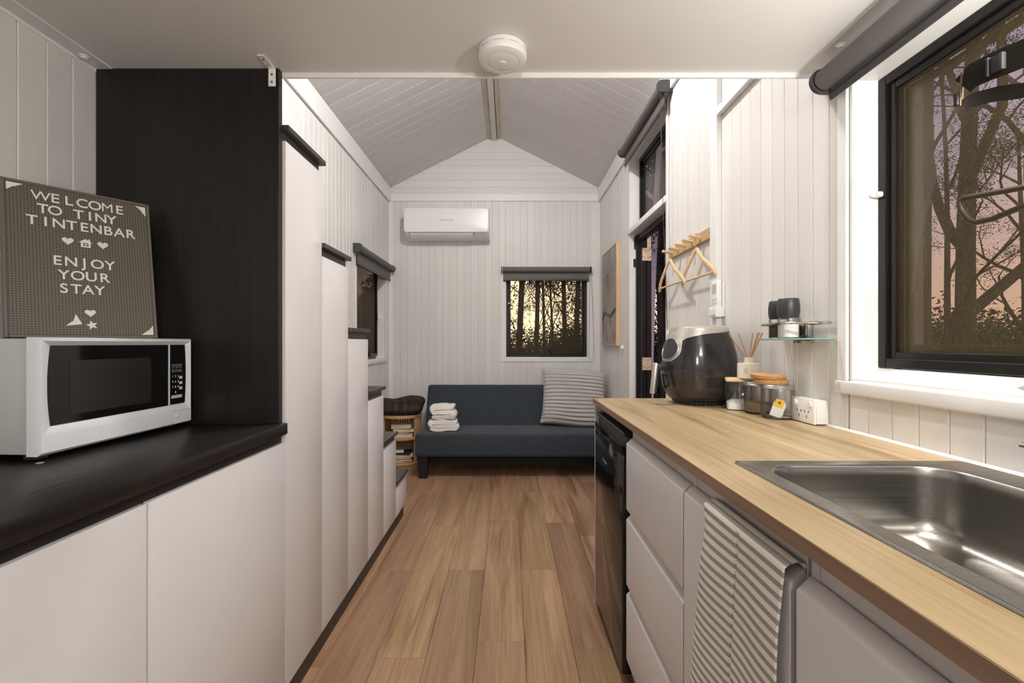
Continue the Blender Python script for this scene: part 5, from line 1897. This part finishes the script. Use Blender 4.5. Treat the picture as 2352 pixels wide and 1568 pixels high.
ws = [(0.812, 0.42, 1.452), (0.808, 0.58, 1.425), (0.803, 0.70, 1.418), (0.797, 0.77, 1.4265), (0.7945, 0.795, 1.4300), (0.793, 0.801, 1.424), (0.7935, 0.798, 1.410), (0.797, 0.788, 1.390), (0.799, 0.778, 1.3825), (0.803, 0.755, 1.3825), (0.810, 0.70, 1.395), (0.816, 0.58, 1.42), (0.82, 0.42, 1.45)]
wpart(wk, 'wire_stand', MB().tube(ws, 0.0048, 12), 'bronze_wire')
wpart(wk, 'wire_arm', MB().tube([(0.816, 0.40, 1.45), (0.816, 0.385, 1.49), (0.816, 0.38, 1.578)], 0.005, 10), 'bronze_wire')
wpart(wk, 'hanging_cord', MB().tube([(0.82, 0.38, 1.70), (0.83, 0.38, 1.80), (0.85, 0.38, ZL - 0.001)], 0.003, 8), 'rubber')
lamp_light('work_light_bulb', (0.82 - 0.79, 0.47 - 0.56, 1.64 - 1.62), KITCHEN_LAMP_POWER, 0.035, (1.0, 0.98, 0.95), wk)

# surface spotlight on the right-hand slope, above the loft edge
LXc, LYc = 0.06, 2.15
LZc = ZR - SL * (LXc - XC)
cl = thing('ceiling_lamp', 'round white lamp on the sloped ceiling above the loft edge', 'lamp', (LXc, LYc, LZc), (0, math.atan(SL), 0))
part(cl, 'base', MB().lathe([(0.085, 0.0), (0.088, -0.006), (0.086, -0.03), (0.080, -0.034)], 36), 'plastic_white')
part(cl, 'diffuser', MB().lathe([(0.080, -0.032), (0.074, -0.042), (0.05, -0.05), (0.001, -0.053)], 36), 'lamp_glow')
lamp_light('ceiling_lamp_bulb', (-0.01, 0, -0.10), CEILING_LAMP_POWER, 0.07, (1.0, 0.985, 0.965), cl)

# unseen globe behind the camera, added as fill light for the kitchen
pg = thing('added_fill_lamp', 'white hanging globe added as fill light over the aisle at the kitchen end', 'lamp', (0.25, -0.85, ZL))
part(pg, 'rose', MB().lathe([(0.045, 0.0), (0.047, -0.004), (0.040, -0.018), (0.006, -0.02)], 28), 'plastic_white')
part(pg, 'cord', MB().cyl((0, 0, -0.018), (0, 0, -0.17), 0.003, None, 8), 'rubber')
part(pg, 'globe', MB().lathe([(0.012, -0.168)] + [(0.055 * math.sin(PI * k / 14), -0.225 + 0.055 * math.cos(PI * k / 14)) for k in range(1, 14)] + [(0.001, -0.28)], 28), 'lamp_glow')
lamp_light('fill_lamp_bulb', (0.0, 0.0, -0.345), FILL_LAMP_POWER, 0.06, (1.0, 0.985, 0.96), pg)

# ================================================================== outside
struct('ground', MB().raw([(-60, -60, -0.55), (80, -60, -0.55), (80, 90, -0.55), (-60, 90, -0.55)], [[0, 1, 2, 3]]), 'grass', 'dark grass around the cabin', (0, 0, -0.55))


def leaf_cloud(mb, c, rad, n, size, rng, squash=0.7):
    bm = mb.bm
    for _ in range(n):
        d = Vector((rng.gauss(0, 1), rng.gauss(0, 1), rng.gauss(0, 1)))
        d = d.normalized() * rad * rng.random() ** 0.45
        p = Vector(c) + Vector((d.x, d.y, d.z * squash))
        a = Vector((rng.gauss(0, 1), rng.gauss(0, 1), rng.gauss(0, 0.7))).normalized()
        b = a.cross(Vector((rng.gauss(0, 1), rng.gauss(0, 1), rng.gauss(0, 1)))).normalized()
        s_ = size * rng.uniform(0.6, 1.3)
        vs_ = [bm.verts.new(p + a * s_), bm.verts.new(p + b * s_ * 0.4), bm.verts.new(p - a * s_), bm.verts.new(p - b * s_ * 0.4)]
        bm.faces.new(vs_)


def limb(mb, p0, d0, length, r0, depth, tips, rng, up=0.25, spread=0.55):
    n = 6
    p = Vector(p0)
    d = Vector(d0).normalized()
    path, rad = [tuple(p)], [r0]
    for k in range(n):
        d = (d + Vector((rng.gauss(0, 0.13), rng.gauss(0, 0.13), rng.gauss(0, 0.06) + up * 0.06))).normalized()
        p = p + d * (length / n)
        path.append(tuple(p))
        rad.append(r0 * (1 - 0.55 * (k + 1) / n))
        if depth > 0 and k >= 2 and rng.random() < 0.75:
            side = Vector((rng.gauss(0, 1), rng.gauss(0, 1), rng.uniform(0.1, 0.7))).normalized()
            limb(mb, p, (d * (1 - spread) + side * spread), length * rng.uniform(0.42, 0.62), rad[-1] * 0.6, depth - 1, tips, rng, up, spread)
    mb.tube(path, rad, 7 if r0 > 0.03 else 5)
    tips.append(p)
    if depth <= 1:
        tips.append((p + Vector(path[3])) / 2)


def gum_tree(name, label, x, y, h, r, bark, leaf, seed, lean=(0, 0), first=0.35, branches=9, leaves=70, csize=0.75, lsize=0.07, group='gum trees around the cabin', br=0.75):
    rng = random.Random(seed)
    t = thing(name, label, 'tree', (x, y, -0.55), group=group)
    mb = MB()
    path, rad = [], []
    n = 12
    for k in range(n + 1):
        v = k / n
        path.append((lean[0] * v * h + 0.10 * math.sin(v * 5 + seed), lean[1] * v * h + 0.10 * math.cos(v * 4 + seed), v * h))
        rad.append(r * (1.12 - 0.85 * v))
    mb.tube(path, rad, 12)
    tips = []
    for k in range(branches):
        v = first + (0.97 - first) * k / branches
        i_ = min(int(v * n), n - 1)
        fr_ = v * n - i_
        p = Vector(path[i_]).lerp(Vector(path[i_ + 1]), fr_)
        a = rng.uniform(0, 2 * PI)
        d = Vector((math.cos(a), math.sin(a), rng.uniform(0.5, 1.3)))
        limb(mb, p, d, h * rng.uniform(0.2, 0.36) * (1.15 - v * 0.6), max(0.016 if br < 0.5 else 0.02, r * br * (1 - 0.73 * v)), 2, tips, rng)
    part(t, 'trunk', mb, bark, angle=60)
    if leaves:
        ml = MB()
        for p in tips:
            if rng.random() < 0.85:
                leaf_cloud(ml, p, csize * rng.uniform(0.4, 1.0), leaves, lsize, rng)
        o = part(t, 'foliage', ml, leaf)
        o['kind'] = 'stuff'
    return t


def bush(label, x, y, rad, h, n, leaf, seed, group='bushes around the cabin'):
    rng = random.Random(seed)
    t = thing('bush', label, 'bush', (x, y, -0.55), group=group)
    mb = MB()
    for k in range(7):
        a = rng.uniform(0, 2 * PI)
        mb.tube([(0, 0, 0), (0.3 * rad * math.cos(a), 0.3 * rad * math.sin(a), h * 0.5), (0.6 * rad * math.cos(a), 0.6 * rad * math.sin(a), h * 0.85)], [0.03, 0.02, 0.008], 6)
    part(t, 'stem', mb, 'bark_dark')
    ml = MB()
    for k in range(14):
        c = (rng.uniform(-0.7, 0.7) * rad, rng.uniform(-0.7, 0.7) * rad, h * rng.uniform(0.15, 0.8))
        leaf_cloud(ml, c, rad * 0.55, n // 14, 0.075, rng, 0.8)
    o = part(t, 'foliage', ml, leaf)
    o['kind'] = 'stuff'
    return t


GL = 'gum tree standing in the bush outside the cabin'
# seen through the sink window
gum_tree('gum_tree', 'tall straight gum tree behind the veranda post outside the sink window', 6.45, 7.0, 14, 0.135, 'bark_brown', 'leaf_dark', 11, (0.0, 0.0), 0.45, 6, 70, 0.5, 0.021)
gum_tree('gum_tree', 'forked gum tree with slanting limbs outside the sink window', 8.25, 8.15, 13, 0.15, 'bark_brown', 'leaf_dark', 23, (0.015, 0.0), 0.17, 9, 70, 0.48, 0.021)
gum_tree('gum_tree', 'leaning gum tree beside the forked gum outside the sink window', 9.3, 8.0, 12, 0.10, 'bark_brown', 'leaf_dark', 37, (0.05, -0.01), 0.3, 7, 70, 0.48, 0.021)
gum_tree('gum_tree', 'slim crooked gum sapling between two trunks outside the sink window', 7.3, 7.35, 7.5, 0.05, 'bark_brown', 'leaf_dark', 5, (-0.045, 0.02), 0.25, 7, 70, 0.35, 0.019)
gum_tree('gum_tree', 'small leafy gum far beyond the sink window', 12.6, 11.2, 7, 0.09, 'bark_brown', 'leaf_dark', 51, (0.0, 0.0), 0.3, 8, 80, 0.6, 0.028)
for i_, (x_, y_, r_, h_) in enumerate(((12.5, 13.5, 2.6, 2.5), (15.2, 14.3, 2.8, 2.7), (10.6, 12.3, 2.2, 2.3), (17.5, 15.0, 2.8, 2.6), (13.5, 12.0, 2.0, 2.0))):
    bush('bush in the dark hedge line beyond the sink window', x_, y_, r_, h_, 5200, 'leaf_olive', 80 + i_, 'hedge beyond the sink window')
# seen through the door
gum_tree('gum_tree', 'pale smooth-barked gum tree outside the open door', 2.36, 7.35, 9, 0.068, 'bark_pale', 'leaf_dark', 61, (0.004, 0.0), 0.45, 6, 40, 0.7, 0.035)
for i_, (x_, y_) in enumerate(((2.98, 8.8), (3.35, 10.0), (3.95, 11.8), (4.5, 13.5), (2.85, 8.3), (3.75, 11.0))):
    gum_tree('gum_tree', 'dark leafy gum in the thicket outside the open door', x_, y_, 6.5 + i_ * 0.6, 0.05, 'bark_dark', 'leaf_dark', 100 + i_, (0.0, 0.01), 0.12, 13, 110, 0.62, 0.034, 'thicket outside the open door', 0.4)
for i_, (x_, y_, r_, h_) in enumerate(((2.95, 8.7, 0.7, 1.6), (3.7, 10.8, 1.1, 2.0), (4.5, 13.0, 1.5, 2.3))):
    bush('dark bush at the foot of the thicket outside the open door', x_, y_, r_, h_, 3200, 'leaf_dark', 130 + i_, 'bushes outside the open door')
# seen through the end window
for i_, (x_, y_, r_) in enumerate(((0.30, 12.0, 0.085), (0.78, 14.0, 0.075), (0.90, 13.0, 0.04), (1.42, 15.0, 0.04), (1.72, 13.5, 0.075), (2.25, 14.5, 0.09), (-0.5, 15.0, 0.08), (3.1, 16.0, 0.10))):
    gum_tree('gum_tree', 'straight dark gum in the stand behind the end window', x_, y_, 10, r_, 'bark_dark', 'leaf_olive', 200 + i_, (0.004 * (i_ % 3 - 1), 0), 0.10, 13, 48, 0.55, 0.040, 'gums behind the end window', 0.22)
for i_, (x_, y_, r_, h_) in enumerate(((0.3, 17.0, 1.8, 1.9), (2.6, 15.5, 1.5, 2.6), (1.5, 16.5, 1.4, 1.9), (-1.2, 17.5, 1.8, 2.4), (4.2, 17.0, 1.8, 2.6), (0.9, 21.0, 2.4, 2.3), (3.2, 21.0, 2.4, 2.5), (-1.5, 21.0, 2.4, 2.5))):
    bush('low bush behind the end window', x_, y_, r_, h_, 4600, 'leaf_olive', 260 + i_, 'bushes behind the end window')
# seen through the left window
for i_, (x_, y_) in enumerate(((-2.7, 9.2), (-3.6, 10.8), (-2.2, 8.4))):
    bush('dense dark bush beyond the stair-side window', x_, y_, 1.2, 3.4, 4200, 'leaf_dark', 300 + i_, 'bushes beyond the stair-side window')
single('veranda_post', MB().box(2.27, 2.34, 2.565, 2.635, -0.55, 3.2, 0.004, 1), 'post_timber', 'square timber veranda post outside the sink window', 'post', (2.305, 2.6, -0.55))
